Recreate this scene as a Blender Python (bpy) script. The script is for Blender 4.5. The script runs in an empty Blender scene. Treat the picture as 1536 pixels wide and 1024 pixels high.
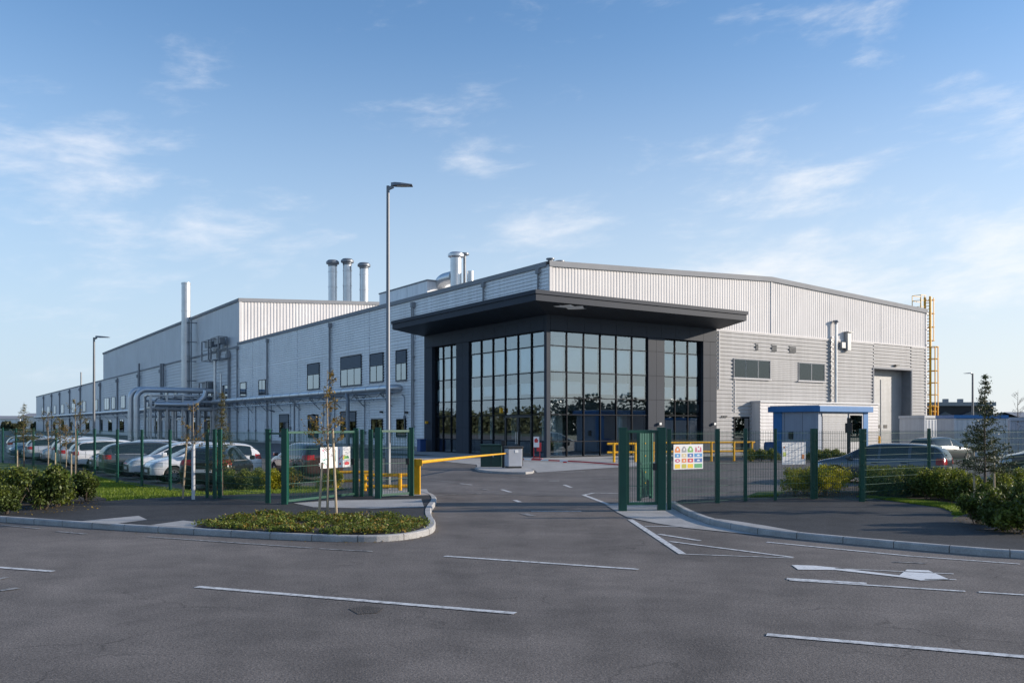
import bpy, bmesh, math, random
from mathutils import Vector, Matrix, noise
from mathutils.bvhtree import BVHTree
random.seed(7)
S = bpy.context.scene
COL = S.collection
R = math.radians
PI = math.pi

# ------------------------------------------------------------------ survey of the site
F, CX, YH, CAMH = 1320.0, 768.0, 637.0, 2.2
TH = math.atan(883 / 1320)
CT, ST = math.cos(TH), math.sin(TH)
O = (2.563, 59.47)                       # south-west corner of the front hall
def G(u, v, z=0.0):
    t = (CAMH - z) * F / (v - YH)
    return ((u - CX) / F * t, t)
def AT(u, v, Y):
    return ((u - CX) / F * Y, Y, CAMH + (YH - v) / F * Y)
def W2L(X, Y):
    X, Y = X - O[0], Y - O[1]
    return (X * CT + Y * ST, -X * ST + Y * CT)
def L2W(x, y):
    return (O[0] + x * CT - y * ST, O[1] + x * ST + y * CT)
CL = W2L(0, 0)
def _ray(u): return ((u - CX) / F * CT + ST, -(u - CX) / F * ST + CT)
def FL(u, v, px=0.0):                    # point of the plane x = px (parallel to the long side): y, z
    d = _ray(u); t = (px - CL[0]) / d[0]
    return CL[1] + t * d[1], CAMH + (YH - v) / F * t
def FR(u, v, py=0.0):                    # point of the plane y = py (parallel to the gable): x, z
    d = _ray(u); t = (py - CL[1]) / d[1]
    return CL[0] + t * d[0], CAMH + (YH - v) / F * t

# ------------------------------------------------------------------ materials
def nt(name):
    m = bpy.data.materials.new(name); m.use_nodes = True
    t = m.node_tree
    return m, t, t.nodes['Principled BSDF']
def N(t, typ, **kw):
    n = t.nodes.new(typ)
    for k, v in kw.items():
        if k in n.inputs: n.inputs[k].default_value = v
        else: setattr(n, k, v)
    return n
def mat(name, col, rough=0.6, metal=0.0, var=0.12, scale=1.2, fine=0.0, fscale=40, bump=0.0, bscale=60, coat=0.0, spec=0.5, streak=0.0, dirt=None, alpha=None):
    m, t, b = nt(name)
    tc = N(t, 'ShaderNodeTexCoord')
    n1 = N(t, 'ShaderNodeTexNoise', Scale=scale, Detail=5.0, Roughness=0.6)
    t.links.new(tc.outputs['Object'], n1.inputs['Vector'])
    mr = N(t, 'ShaderNodeMapRange'); mr.inputs[1].default_value = .3; mr.inputs[2].default_value = .7
    mr.inputs[3].default_value = 1 - var; mr.inputs[4].default_value = 1 + var
    t.links.new(n1.outputs['Fac'], mr.inputs[0])
    cur = mr.outputs[0]
    if fine:
        n2 = N(t, 'ShaderNodeTexNoise', Scale=fscale, Detail=2.0)
        t.links.new(tc.outputs['Object'], n2.inputs['Vector'])
        m2 = N(t, 'ShaderNodeMapRange'); m2.inputs[1].default_value = .3; m2.inputs[2].default_value = .7
        m2.inputs[3].default_value = 1 - fine; m2.inputs[4].default_value = 1 + fine
        t.links.new(n2.outputs['Fac'], m2.inputs[0])
        mm = N(t, 'ShaderNodeMath', operation='MULTIPLY')
        t.links.new(cur, mm.inputs[0]); t.links.new(m2.outputs[0], mm.inputs[1]); cur = mm.outputs[0]
    if streak:
        mp = N(t, 'ShaderNodeMapping'); mp.inputs['Scale'].default_value = (2.2, 2.2, .12)
        t.links.new(tc.outputs['Object'], mp.inputs['Vector'])
        n3 = N(t, 'ShaderNodeTexNoise', Scale=1.6, Detail=6.0, Roughness=.7)
        t.links.new(mp.outputs[0], n3.inputs['Vector'])
        m3 = N(t, 'ShaderNodeMapRange'); m3.inputs[1].default_value = .35; m3.inputs[2].default_value = .7
        m3.inputs[3].default_value = 1 + streak * .3; m3.inputs[4].default_value = 1 - streak
        t.links.new(n3.outputs['Fac'], m3.inputs[0])
        mm = N(t, 'ShaderNodeMath', operation='MULTIPLY')
        t.links.new(cur, mm.inputs[0]); t.links.new(m3.outputs[0], mm.inputs[1]); cur = mm.outputs[0]
    vm = N(t, 'ShaderNodeVectorMath', operation='SCALE'); vm.inputs[0].default_value = col
    t.links.new(cur, vm.inputs['Scale'])
    t.links.new(vm.outputs[0], b.inputs['Base Color'])
    b.inputs['Roughness'].default_value = rough; b.inputs['Metallic'].default_value = metal
    b.inputs['Specular IOR Level'].default_value = spec
    if coat: b.inputs['Coat Weight'].default_value = coat; b.inputs['Coat Roughness'].default_value = .06
    if bump:
        nb = N(t, 'ShaderNodeTexNoise', Scale=bscale, Detail=3.0)
        t.links.new(tc.outputs['Object'], nb.inputs['Vector'])
        bp = N(t, 'ShaderNodeBump', Strength=bump, Distance=0.02)
        t.links.new(nb.outputs['Fac'], bp.inputs['Height']); t.links.new(bp.outputs[0], b.inputs['Normal'])
    return m
def leafmat(name, col, var=.45, trans=.3):
    m, t, b = nt(name)
    g = N(t, 'ShaderNodeNewGeometry')
    mr = N(t, 'ShaderNodeMapRange'); mr.inputs[3].default_value = 1 - var; mr.inputs[4].default_value = 1 + var
    t.links.new(g.outputs['Random Per Island'], mr.inputs[0])
    vm = N(t, 'ShaderNodeVectorMath', operation='SCALE'); vm.inputs[0].default_value = col
    t.links.new(mr.outputs[0], vm.inputs['Scale'])
    b.inputs['Roughness'].default_value = .5; b.inputs['Specular IOR Level'].default_value = .35
    t.links.new(vm.outputs[0], b.inputs['Base Color'])
    tr = N(t, 'ShaderNodeBsdfTranslucent'); t.links.new(vm.outputs[0], tr.inputs['Color'])
    mx = N(t, 'ShaderNodeMixShader', Fac=trans)
    t.links.new(b.outputs[0], mx.inputs[1]); t.links.new(tr.outputs[0], mx.inputs[2])
    t.links.new(mx.outputs[0], t.nodes['Material Output'].inputs['Surface'])
    return m
def asphalt(name, base, warm=(1.0, .97, .94), bump=.5, crack=True, patch=.22):
    m, t, b = nt(name)
    tc = N(t, 'ShaderNodeTexCoord')
    V = tc.outputs['Object']
    def noi(scale, det, lo, hi, a=.3, z=.7, mp=None):
        n = N(t, 'ShaderNodeTexNoise', Scale=scale, Detail=det, Roughness=.62)
        if mp:
            k = N(t, 'ShaderNodeMapping', vector_type='TEXTURE'); k.inputs['Scale'].default_value = mp[0]; k.inputs['Rotation'].default_value = (0, 0, mp[1])
            t.links.new(V, k.inputs['Vector']); t.links.new(k.outputs[0], n.inputs['Vector'])
        else: t.links.new(V, n.inputs['Vector'])
        r = N(t, 'ShaderNodeMapRange'); r.inputs[1].default_value = a; r.inputs[2].default_value = z
        r.inputs[3].default_value = lo; r.inputs[4].default_value = hi
        t.links.new(n.outputs['Fac'], r.inputs[0]); return r.outputs[0]
    def mul(a, c):
        x = N(t, 'ShaderNodeMath', operation='MULTIPLY'); t.links.new(a, x.inputs[0]); t.links.new(c, x.inputs[1]); return x.outputs[0]
    f = mul(noi(.22, 6, 1 - patch, 1 + patch), noi(1.7, 5, .86, 1.14))
    f = mul(f, noi(75, 2, .7, 1.3, .34, .66))
    f = mul(f, noi(30, 3, .70, 1.30, .36, .64))
    f = mul(f, noi(.5, 5, .84, 1.10, mp=((9, .9, 1), R(-21.4))))
    f = mul(f, noi(.42, 3, .90, 1.0, .38, .50))
    f = mul(f, noi(.9, 7, .86, 1.03, .36, .50))
    sp = N(t, 'ShaderNodeTexVoronoi', Scale=34.0); t.links.new(V, sp.inputs['Vector'])
    sr = N(t, 'ShaderNodeMapRange'); sr.inputs[1].default_value = .0; sr.inputs[2].default_value = .16; sr.inputs[3].default_value = 2.4; sr.inputs[4].default_value = 1.0
    t.links.new(sp.outputs['Distance'], sr.inputs[0]); f = mul(f, sr.outputs[0])
    if crack:
        w = N(t, 'ShaderNodeTexNoise', Scale=1.3, Detail=4.0); t.links.new(V, w.inputs['Vector'])
        ad = N(t, 'ShaderNodeVectorMath', operation='MULTIPLY_ADD'); ad.inputs[1].default_value = (.9, .9, .9)
        t.links.new(w.outputs['Color'], ad.inputs[0]); t.links.new(V, ad.inputs[2])
        v = N(t, 'ShaderNodeTexVoronoi', Scale=.42, feature='DISTANCE_TO_EDGE'); t.links.new(ad.outputs[0], v.inputs['Vector'])
        c = N(t, 'ShaderNodeMapRange'); c.inputs[1].default_value = .001; c.inputs[2].default_value = .010; c.inputs[3].default_value = .66; c.inputs[4].default_value = 1
        t.links.new(v.outputs['Distance'], c.inputs[0])
        msk = noi(.35, 3, 0, 1, .5, .58)
        mx = N(t, 'ShaderNodeMix'); mx.inputs[2].default_value = 1.0
        t.links.new(msk, mx.inputs[0]); t.links.new(c.outputs[0], mx.inputs[3]); f = mul(f, mx.outputs[0])
    vm = N(t, 'ShaderNodeVectorMath', operation='SCALE'); vm.inputs[0].default_value = tuple(base * k for k in warm)
    t.links.new(f, vm.inputs['Scale']); t.links.new(vm.outputs[0], b.inputs['Base Color'])
    b.inputs['Roughness'].default_value = .82; b.inputs['Specular IOR Level'].default_value = .3
    nb = N(t, 'ShaderNodeTexNoise', Scale=48.0, Detail=3.0); t.links.new(V, nb.inputs['Vector'])
    bp = N(t, 'ShaderNodeBump', Strength=bump, Distance=.012)
    t.links.new(nb.outputs['Fac'], bp.inputs['Height']); t.links.new(bp.outputs[0], b.inputs['Normal'])
    return m
def glassmat(name, tint, refl):
    m, t, b = nt(name); t.nodes.remove(b)
    gl = N(t, 'ShaderNodeBsdfGlossy', Roughness=.012); gl.inputs['Color'].default_value = (.82, .92, 1, 1)
    tc = N(t, 'ShaderNodeTexCoord'); nn = N(t, 'ShaderNodeTexNoise', Scale=.5, Detail=1.0)
    t.links.new(tc.outputs['Object'], nn.inputs['Vector'])
    bp = N(t, 'ShaderNodeBump', Strength=.035, Distance=.05); t.links.new(nn.outputs['Fac'], bp.inputs['Height'])
    t.links.new(bp.outputs[0], gl.inputs['Normal'])
    tr = N(t, 'ShaderNodeBsdfTransparent'); tr.inputs['Color'].default_value = (*tint, 1)
    lw = N(t, 'ShaderNodeFresnel', IOR=1.5)
    ma = N(t, 'ShaderNodeMath', operation='MULTIPLY_ADD'); ma.inputs[1].default_value = 1 - refl; ma.inputs[2].default_value = refl
    t.links.new(lw.outputs[0], ma.inputs[0])
    mx = N(t, 'ShaderNodeMixShader')
    t.links.new(ma.outputs[0], mx.inputs[0]); t.links.new(tr.outputs[0], mx.inputs[1]); t.links.new(gl.outputs[0], mx.inputs[2])
    t.links.new(mx.outputs[0], t.nodes['Material Output'].inputs['Surface'])
    return m
def worn(name, col, under, amount=.45, rough=.6):
    m, t, b = nt(name)
    tc = N(t, 'ShaderNodeTexCoord')
    n = N(t, 'ShaderNodeTexNoise', Scale=9.0, Detail=7.0, Roughness=.75); t.links.new(tc.outputs['Object'], n.inputs['Vector'])
    r = N(t, 'ShaderNodeMapRange'); r.inputs[1].default_value = amount - .1; r.inputs[2].default_value = amount + .14
    t.links.new(n.outputs['Fac'], r.inputs[0])
    mx = N(t, 'ShaderNodeMix', data_type='RGBA'); mx.inputs[6].default_value = (*under, 1); mx.inputs[7].default_value = (*col, 1)
    t.links.new(r.outputs[0], mx.inputs[0]); t.links.new(mx.outputs[2], b.inputs['Base Color']); b.inputs['Roughness'].default_value = rough
    return m

M = {}
M['clad'] = mat('cladding_silver', (.75, .77, .79), .45, .15, .06, .25, streak=.16)
M['cladl'] = mat('cladding_grey', (.40, .40, .40), .6, .05, .06, .25, streak=.16, spec=.3)
M['cladw'] = mat('cladding_white', (.71, .69, .675), .65, .0, .05, .3, streak=.12, spec=.25)
M['cladf'] = mat('cladding_far', (.60, .62, .64), .5, .15, .07, .15, streak=.10)
M['gut'] = mat('flashing_grey', (.28, .29, .305), .7, .0, .07, .6, spec=.2)
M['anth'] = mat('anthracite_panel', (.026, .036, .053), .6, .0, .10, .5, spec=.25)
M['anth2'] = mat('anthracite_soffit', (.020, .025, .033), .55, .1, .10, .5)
M['mull'] = mat('mullion_dark', (.012, .015, .020), .6, .0, .08, 2, spec=.12)
M['glass'] = glassmat('facade_glass', (.72, .85, .88), .26)
M['winglass'] = glassmat('window_glass', (.25, .3, .34), .30)
M['matglass'] = glassmat('obscured_glass', (.80, .82, .83), .05)
M['arrow'] = worn('road_paint_arrow', (.70, .70, .69), (.13, .12, .11), .32)
M['louv'] = mat('louvre_grey', (.085, .10, .12), .5, .2, .1, 3)
M['shut'] = mat('shutter_grey', (.36, .37, .375), .5, .25, .07, .6, streak=.12)
M['galv'] = mat('galvanised_steel', (.60, .61, .62), .36, .8, .10, 1.5, streak=.1)
M['lag'] = mat('pipe_lagging', (.60, .61, .62), .40, .7, .09, .8)
M['pole'] = mat('pole_grey', (.17, .18, .195), .45, .4, .06, 1)
M['steel'] = mat('painted_steel', (.20, .22, .245), .45, .4, .12, 2)
M['green'] = mat('green_powder_coat', (.004, .070, .046), .42, .0, .12, 3)
M['greenw'] = mat('green_wire', (.012, .085, .06), .45, .0, .1, 3)
M['yellow'] = mat('yellow_paint', (.74, .38, .003), .42, .0, .10, 4, fine=.05)
M['red'] = mat('red_paint', (.52, .03, .035), .45, 0, .12, 4)
M['white'] = mat('white_paint', (.60, .61, .62), .5, 0, .05, 2)
M['sign'] = mat('sign_white', (.76, .76, .75), .45, 0, .03, 4)
M['concrete'] = mat('concrete', (.34, .335, .325), .85, 0, .16, 1.4, fine=.14, bump=.25)
M['kerb'] = mat('kerb_concrete', (.36, .355, .345), .85, 0, .2, 2.2, fine=.14, bump=.25)
M['road'] = asphalt('asphalt_road', .142, (1.11, .965, .85))
M['foot'] = asphalt('asphalt_footway', .046, (1.0, .99, .99), crack=True, patch=.2)
M['yard'] = asphalt('asphalt_yard', .135, (1.06, .965, .90), bump=.3)
M['mark'] = worn('road_paint', (.66, .66, .65), (.13, .12, .11), .405)
M['markf'] = worn('road_paint_faded', (.42, .40, .37), (.085, .08, .078), .50)
M['soil'] = mat('soil', (.055, .04, .028), .95, 0, .3, 4, fine=.3, bump=.8, bscale=30)
M['earth'] = mat('meadow_ground', (.055, .075, .022), .95, 0, .35, .08, fine=.2, fscale=3)
M['turf'] = mat('turf', (.10, .14, .02), .95, 0, .3, 1.5, fine=.3, fscale=30, bump=.6)
M['grass'] = leafmat('grass_blade', (.19, .26, .025), .4, .35)
M['leafd'] = leafmat('leaf_dark_green', (.072, .10, .02), .6, .25)
M['leafm'] = leafmat('leaf_mid_green', (.13, .16, .025), .55, .3)
M['leafy'] = leafmat('leaf_yellow_green', (.40, .37, .02), .45, .35)
M['leafyg'] = leafmat('leaf_young', (.24, .26, .03), .45, .35)
M['leafb'] = leafmat('leaf_brown_yellow', (.24, .16, .03), .5, .3)
M['leafc'] = leafmat('conifer_needle', (.075, .088, .035), .5, .15)
M['leafo'] = leafmat('conifer_olive', (.12, .105, .03), .5, .15)
M['twig'] = leafmat('bare_twig', (.10, .08, .06), .3, .0)
M['bark'] = mat('bark', (.13, .10, .075), .9, 0, .25, 12, bump=.5)
M['barkp'] = mat('pale_bark', (.30, .24, .17), .85, 0, .2, 12, bump=.3)
M['stake'] = mat('stake_wood', (.42, .33, .22), .8, 0, .2, 9)
M['blue'] = mat('blue_trim', (.02, .15, .38), .4, .05, .08, 2)
M['kiosk'] = mat('kiosk_grey', (.27, .32, .40), .5, .05, .06, 1, streak=.1)
M['kioskw'] = mat('kiosk_pale', (.40, .405, .41), .5, .05, .06, 1, streak=.12)
M['cont'] = mat('container_white', (.55, .57, .59), .5, .05, .06, 1, streak=.15)
M['black'] = mat('black_plastic', (.018, .019, .02), .5, 0, .1, 5)
M['tyre'] = mat('tyre_rubber', (.016, .016, .017), .8, 0, .1, 8)
M['rim'] = mat('alloy_rim', (.55, .56, .58), .3, .8, .05, 8)
M['carglass'] = mat('car_glass', (.012, .018, .022), .06, 0, .05, 2, spec=.9)
M['tail'] = mat('tail_lens', (.42, .012, .014), .18, 0, .05, 8)
M['head'] = mat('head_lens', (.45, .48, .5), .12, .3, .1, 8)
M['plate'] = mat('number_plate', (.62, .62, .60), .5, 0, .04, 8)
M['inside'] = mat('office_wall', (.17, .175, .18), .8, 0, .06, .5)
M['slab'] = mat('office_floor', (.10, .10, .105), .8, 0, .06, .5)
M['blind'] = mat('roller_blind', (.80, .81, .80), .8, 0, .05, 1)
M['binb'] = mat('bin_blue', (.02, .07, .22), .5, 0, .1, 3)
M['binr'] = mat('bin_green', (.012, .05, .038), .5, 0, .1, 3)
M['cab'] = mat('cabinet_grey', (.40, .42, .46), .5, .1, .07, 2)
M['dark'] = mat('dark_building', (.035, .036, .04), .8, 0, .2, .3)
M['treeline'] = leafmat('far_leaf', (.075, .085, .045), .5, .1)
def paint(name, c, met=.3): return mat('car_paint_' + name, c, .28, met, .02, 1, coat=1.0)
P = dict(white=paint('white', (.70, .71, .73), 0), silver=paint('silver', (.50, .52, .55), .4), grey=paint('grey', (.075, .082, .095), .5),
         dark=paint('dark', (.025, .028, .032), .4), blue=paint('blue', (.05, .10, .19), .5), bluegrey=paint('bluegrey', (.075, .088, .112), .5), maroon=paint('maroon', (.07, .03, .028), .4))

# ------------------------------------------------------------------ mesh building
class MB:
    def __init__(s): s.v = []; s.f = []
    def add(s, vs, fs):
        k = len(s.v); s.v += [tuple(p) for p in vs]; s.f += [tuple(i + k for i in f) for f in fs]; return s
    def box(s, x0, x1, y0, y1, z0, z1):
        return s.add([(x0, y0, z0), (x1, y0, z0), (x1, y1, z0), (x0, y1, z0), (x0, y0, z1), (x1, y0, z1), (x1, y1, z1), (x0, y1, z1)],
                     [(3, 2, 1, 0), (4, 5, 6, 7), (0, 1, 5, 4), (1, 2, 6, 5), (2, 3, 7, 6), (3, 0, 4, 7)])
    def bar(s, p, q, w, h=None, up=(0, 0, 1)):                     # square bar from p to q
        p, q = Vector(p), Vector(q); h = h or w; d = (q - p).normalized(); up = Vector(up)
        if abs(d.dot(up)) > .98: up = Vector((1, 0, 0)) if abs(d.x) < .9 else Vector((0, 1, 0))
        a = d.cross(up).normalized() * w / 2; b = a.cross(d).normalized() * h / 2
        vs = [p - a - b, p + a - b, p + a + b, p - a + b, q - a - b, q + a - b, q + a + b, q - a + b]
        return s.add(vs, [(3, 2, 1, 0), (4, 5, 6, 7), (0, 1, 5, 4), (1, 2, 6, 5), (2, 3, 7, 6), (3, 0, 4, 7)])
    def tube(s, pts, r, n=10, cap=True):
        pts = [Vector(p) for p in pts]; rs = r if isinstance(r, (list, tuple)) else [r] * len(pts)
        vs = []; ref = None
        for i, p in enumerate(pts):
            d = ((pts[min(i + 1, len(pts) - 1)] - p).normalized() + (p - pts[max(i - 1, 0)]).normalized())
            d = d.normalized() if d.length > 1e-6 else Vector((0, 0, 1))
            if ref is None:
                ref = Vector((0, 0, 1)) if abs(d.z) < .9 else Vector((1, 0, 0))
            a = (ref - d * ref.dot(d)).normalized(); ref = a; b = d.cross(a)
            vs += [p + (a * math.cos(2 * PI * k / n) + b * math.sin(2 * PI * k / n)) * rs[i] for k in range(n)]
        fs = []
        for i in range(len(pts) - 1):
            for k in range(n): fs.append((i * n + k, i * n + (k + 1) % n, (i + 1) * n + (k + 1) % n, (i + 1) * n + k))
        if cap: fs += [tuple(range(n - 1, -1, -1)), tuple((len(pts) - 1) * n + k for k in range(n))]
        return s.add(vs, fs)
    def lathe(s, c, prof, n=20, axis='z'):                          # prof: (radius, height)
        vs = []; fs = []
        for r, h in prof:
            for k in range(n):
                a = 2 * PI * k / n; x, y = r * math.cos(a), r * math.sin(a)
                vs.append((c[0] + x, c[1] + y, c[2] + h) if axis == 'z' else (c[0] + x, c[1] + h, c[2] + y))
        for i in range(len(prof) - 1):
            for k in range(n):
                q = (i * n + k, i * n + (k + 1) % n, (i + 1) * n + (k + 1) % n, (i + 1) * n + k)
                fs.append(q if axis == 'z' else q[::-1])
        return s.add(vs, fs)
    def poly(s, pts, z): return s.add([(p[0], p[1], z) for p in pts], [tuple(range(len(pts)))])
    def prism(s, pts, z0, z1):
        n = len(pts)
        a = sum(pts[i][0] * pts[(i + 1) % n][1] - pts[(i + 1) % n][0] * pts[i][1] for i in range(n))
        if a < 0: pts = pts[::-1]
        vs = [(p[0], p[1], z0) for p in pts] + [(p[0], p[1], z1) for p in pts]
        return s.add(vs, [tuple(range(n - 1, -1, -1)), tuple(range(n, 2 * n))] + [(i, (i + 1) % n, n + (i + 1) % n, n + i) for i in range(n)])
    def leaf(s, c, size, tilt=None, asp=.55):
        n = Vector((random.gauss(0, 1), random.gauss(0, 1), random.gauss(0, 1) if tilt is None else tilt))
        if n.length < 1e-3: n = Vector((0, 0, 1))
        n.normalize(); a = n.orthogonal().normalized(); a = Matrix.Rotation(random.uniform(0, 6.28), 3, n) @ a; b = n.cross(a)
        c = Vector(c)
        return s.add([c - a * size * .5, c + b * size * asp * .5, c + a * size * .5, c - b * size * asp * .5], [(0, 1, 2, 3)])
    def build(s, name, m, parent=None, smooth=False, bevel=0, kind=None):
        me = bpy.data.meshes.new(name); me.from_pydata(s.v, [], s.f); me.update()
        ms = m if isinstance(m, (list, tuple)) else [m]
        for x in ms: me.materials.append(M[x] if isinstance(x, str) else x)
        o = bpy.data.objects.new(name, me); COL.objects.link(o)
        if parent: o.parent = parent
        if smooth:
            for p in me.polygons: p.use_smooth = True
            if smooth != 'all':
                me.set_sharp_from_angle(angle=R(40))
        if bevel:
            b = o.modifiers.new('Bevel', 'BEVEL'); b.width = bevel; b.segments = 2; b.limit_method = 'ANGLE'; b.angle_limit = R(40)
        if kind: o['kind'] = kind
        return o
def tag(o, label, cat, group=None):
    o['label'] = label; o['category'] = cat
    if group: o['group'] = group
    return o
def thing(name, label, cat, loc=(0, 0, 0), rz=0, group=None):
    o = bpy.data.objects.new(name, None); COL.objects.link(o); o.location = loc; o.rotation_euler = (0, 0, rz); o.empty_display_size = .3
    return tag(o, label, cat, group)
def dup(root, loc, rz, label, scale=None, override=None):
    r = root.copy(); COL.objects.link(r); r.location = loc; r.rotation_euler = (0, 0, rz); r['label'] = label
    if scale: r.scale = scale
    for ch in list(root.children):
        c = ch.copy(); COL.objects.link(c); c.parent = r
        if override and ch.name.split('.')[0] in override:
            c.material_slots[0].link = 'OBJECT'; c.material_slots[0].material = override[ch.name.split('.')[0]]
        for g in ch.children:
            d = g.copy(); COL.objects.link(d); d.parent = c
            if override and g.name.split('.')[0] in override:
                d.material_slots[0].link = 'OBJECT'; d.material_slots[0].material = override[g.name.split('.')[0]]
    return r
def arc(c, r, a0, a1, n, plane='xz'):
    out = []
    for i in range(n + 1):
        a = a0 + (a1 - a0) * i / n; p, q = r * math.cos(a), r * math.sin(a)
        out.append((c[0] + p, c[1], c[2] + q) if plane == 'xz' else (c[0], c[1] + p, c[2] + q) if plane == 'yz' else (c[0] + p, c[1] + q, c[2]))
    return out
exec_parts = []
# ================================================================== SETTING
MB().poly([(-900, -500), (900, -500), (900, 1500), (-900, 1500)], -.03).build('ground', 'earth', kind='structure')
MB().poly([(-60, -8), (70, -38), (75, 5), (75, 60), (110, 110), (-10, 110), (-280, 430), (-330, 400), (-75, 62), (-75, 30)], 0).build('road', 'road', kind='structure')
# service yard in front of the plant, slightly paler surfacing
yd = [L2W(*p) for p in ((-27, -16), (-16.5, -29.5), (70, -29.5), (70, -.2), (-.2, -.2), (-.2, 330), (-24, 330))]
MB().poly(yd, .004).build('yard', 'yard', kind='structure')
MB().poly([L2W(*p) for p in ((-5, -5.2), (18.5, -5.2), (18.5, -.2), (-.2, -.2), (-.2, 19), (-5, 19))], .03).build('forecourt', 'concrete', kind='structure')

def offset(pl, d):
    out = []
    for i, p in enumerate(pl):
        a = Vector(pl[max(i - 1, 0)]); b = Vector(pl[min(i + 1, len(pl) - 1)]); t = (b - a).normalized(); out.append((p[0] - t.y * d, p[1] + t.x * d))
    return out
def smooth_line(pl, it=2):
    for _ in range(it):
        q = [pl[0]]
        for a, b in zip(pl, pl[1:]): q += [(a[0] * .75 + b[0] * .25, a[1] * .75 + b[1] * .25), (a[0] * .25 + b[0] * .75, a[1] * .25 + b[1] * .75)]
        q.append(pl[-1]); pl = q
    return pl
def kerb_joints(pl, w=.14, h=.12, step=.92):
    b = MB(); acc = 0
    for p, q in zip(pl, pl[1:]):
        p, q = Vector(p), Vector(q); L = (q - p).length; d = (q - p) / L; n = Vector((-d.y, d.x)); s_ = step - acc
        while s_ < L:
            c = p + d * s_ - n * .002; e = d * .006; o = n * (w + .002)
            b.add([(*(c - e), 0), (*(c + e), 0), (*(c + e), h - .024), (*(c - e), h - .024), (*(c - e + n * w * .16), h + .0015), (*(c + e + n * w * .16), h + .0015), (*(c + e + o), h + .0015), (*(c - e + o), h + .0015)], [(0, 1, 2, 3), (3, 2, 5, 4), (4, 5, 6, 7)]); s_ += step
        acc = (acc + L) % step
    b.build('kerb_joint', 'soil', kind='structure')
def kerb(pl, w=.14, h=.12, side=1):
    if h > .11: kerb_joints(pl, w, h)
    a, b = pl, offset(pl, w * side); n = len(pl); vs = []; fs = []
    for p, q in zip(a, b):
        e = (p[0] * .85 + q[0] * .15, p[1] * .85 + q[1] * .15)
        vs += [(p[0], p[1], -.05), (p[0], p[1], h - .025), (e[0], e[1], h), (q[0], q[1], h), (q[0], q[1], -.05)]
    for i in range(n - 1):
        for k in range(4): fs.append((i * 5 + k, (i + 1) * 5 + k, (i + 1) * 5 + k + 1, i * 5 + k + 1) if side > 0 else (i * 5 + k + 1, (i + 1) * 5 + k + 1, (i + 1) * 5 + k, i * 5 + k))
    fs += [(0, 1, 2, 3, 4), tuple((n - 1) * 5 + k for k in (4, 3, 2, 1, 0))]
    return MB().add(vs, fs).build('kerb', 'kerb', kind='structure')
# left footway
KL = smooth_line([(-46, 35.0), (-25, 25.85), (-11.65, 20.03), (-8.61, 18.55), (-5.94, 17.49), (-4.5, 16.92), (-3.12, 16.5), (-2.2, 16.6), (-1.62, 17.5), (-1.6, 18.8), (-1.9, 20.6), (-2.05, 22.3), (-2.1, 24.8), (-2.35, 26.6), (-2.7, 27.6), (-3.4, 28.6), (-4.6, 29.6)])
MB().poly([G(u, v) for u, v in ((560, 684), (640, 690), (715, 697), (716, 701), (800, 704), (806, 709), (880, 704), (960, 699), (1010, 694), (975, 687), (820, 684))], .02).build('forecourt', 'concrete', kind='structure')
kerb(KL, side=1)
FLb = [(-5.2, 29.3), (-6.2, 28.0), (-8.6, 26.2), (-9.4, 26.0), (-10.87, 24.6), (-12.7, 22.5), (-16, 23.6), (-46, 37.2)]
MB().poly(offset(KL, .13) + FLb, .108).build('pavement', 'foot', kind='structure')
KR = smooth_line([(4.32, 24.1)] + [G(u, v) for u, v in ((1012, 763), (1030, 773), (1060, 785), (1095, 793), (1150, 803), (1250, 813), (1380, 825), (1536, 838))] + [(14, 12.0), (40, 1.0)], 1)
kerb(KR, side=1)
FRb = [(40, 5.5), (13, 15.9), (10.4, 17.1), (9.95, 17.9), (9.8, 19.6), (10.6, 21.0), (10.9, 22.2), (10.4, 24.6), (9.9, 26.0), (6.4, 25.3), (4.8, 24.7)]
MB().poly(offset(KR, .13) + FRb, .108).build('pavement', 'foot', kind='structure')
MB().poly([G(u, v) for u, v in ((908, 757), (925, 768), (941, 776), (985, 785), (1030, 792), (1090, 798), (1148, 804), (1095, 794), (1060, 786), (1030, 774), (1010, 763), (1000, 753), (950, 752))], .012).build('apron', 'concrete', kind='structure')
# site kerbs inside
kerb([(-5.4, 29.4), (-6.6, 29.6), (-9.2, 31.3)], side=1, h=.1)
def slab(px, z=.114, m='concrete', name='paving'):
    return MB().poly([G(u, v, z) for u, v in px], z).build(name, m, kind='structure')
slab([(112, 782), (208, 773), (221, 779), (165, 786)])
slab([(225, 787), (275, 780), (330, 786), (300, 791)])
slab([(560, 762), (636, 760), (632, 748), (500, 750), (440, 754), (470, 760)])
slab([(1072, 777), (1105, 781), (1150, 788), (1200, 797), (1150, 793), (1100, 785)], .122)
slab([(560, 733), (640, 733), (645, 742), (560, 744)], .112)
# verges and beds
MB().poly([(-8.75, 26.3), (-9.4, 26.0), (-10.87, 24.6), (-12.7, 22.5), (-16, 23.6), (-46, 37.2), (-46, 61), (-24.6, 46.3), (-19.2, 39.2), (-14.6, 33), (-11.1, 29)], .10).build('verge', 'turf', kind='structure')
MB().poly([(9.9, 26.0), (10.4, 24.6), (10.9, 22.2), (10.6, 21.0), (9.8, 19.6), (9.95, 17.9), (10.4, 17.1), (13, 15.9), (40, 5.5), (40, 46), (20.5, 33.5), (11.5, 29), (7.7, 27.6), (6.6, 25.4)], .10).build('verge', 'turf', kind='structure')
ISL = smooth_line([(-6.5, 18.0), (-4.6, 17.15), (-3.1, 16.72), (-2.1, 16.9), (-1.8, 17.9), (-1.85, 18.9), (-2.5, 20.0), (-4.2, 20.75), (-5.6, 20.3), (-6.6, 19.0), (-6.5, 18.0)])
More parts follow.
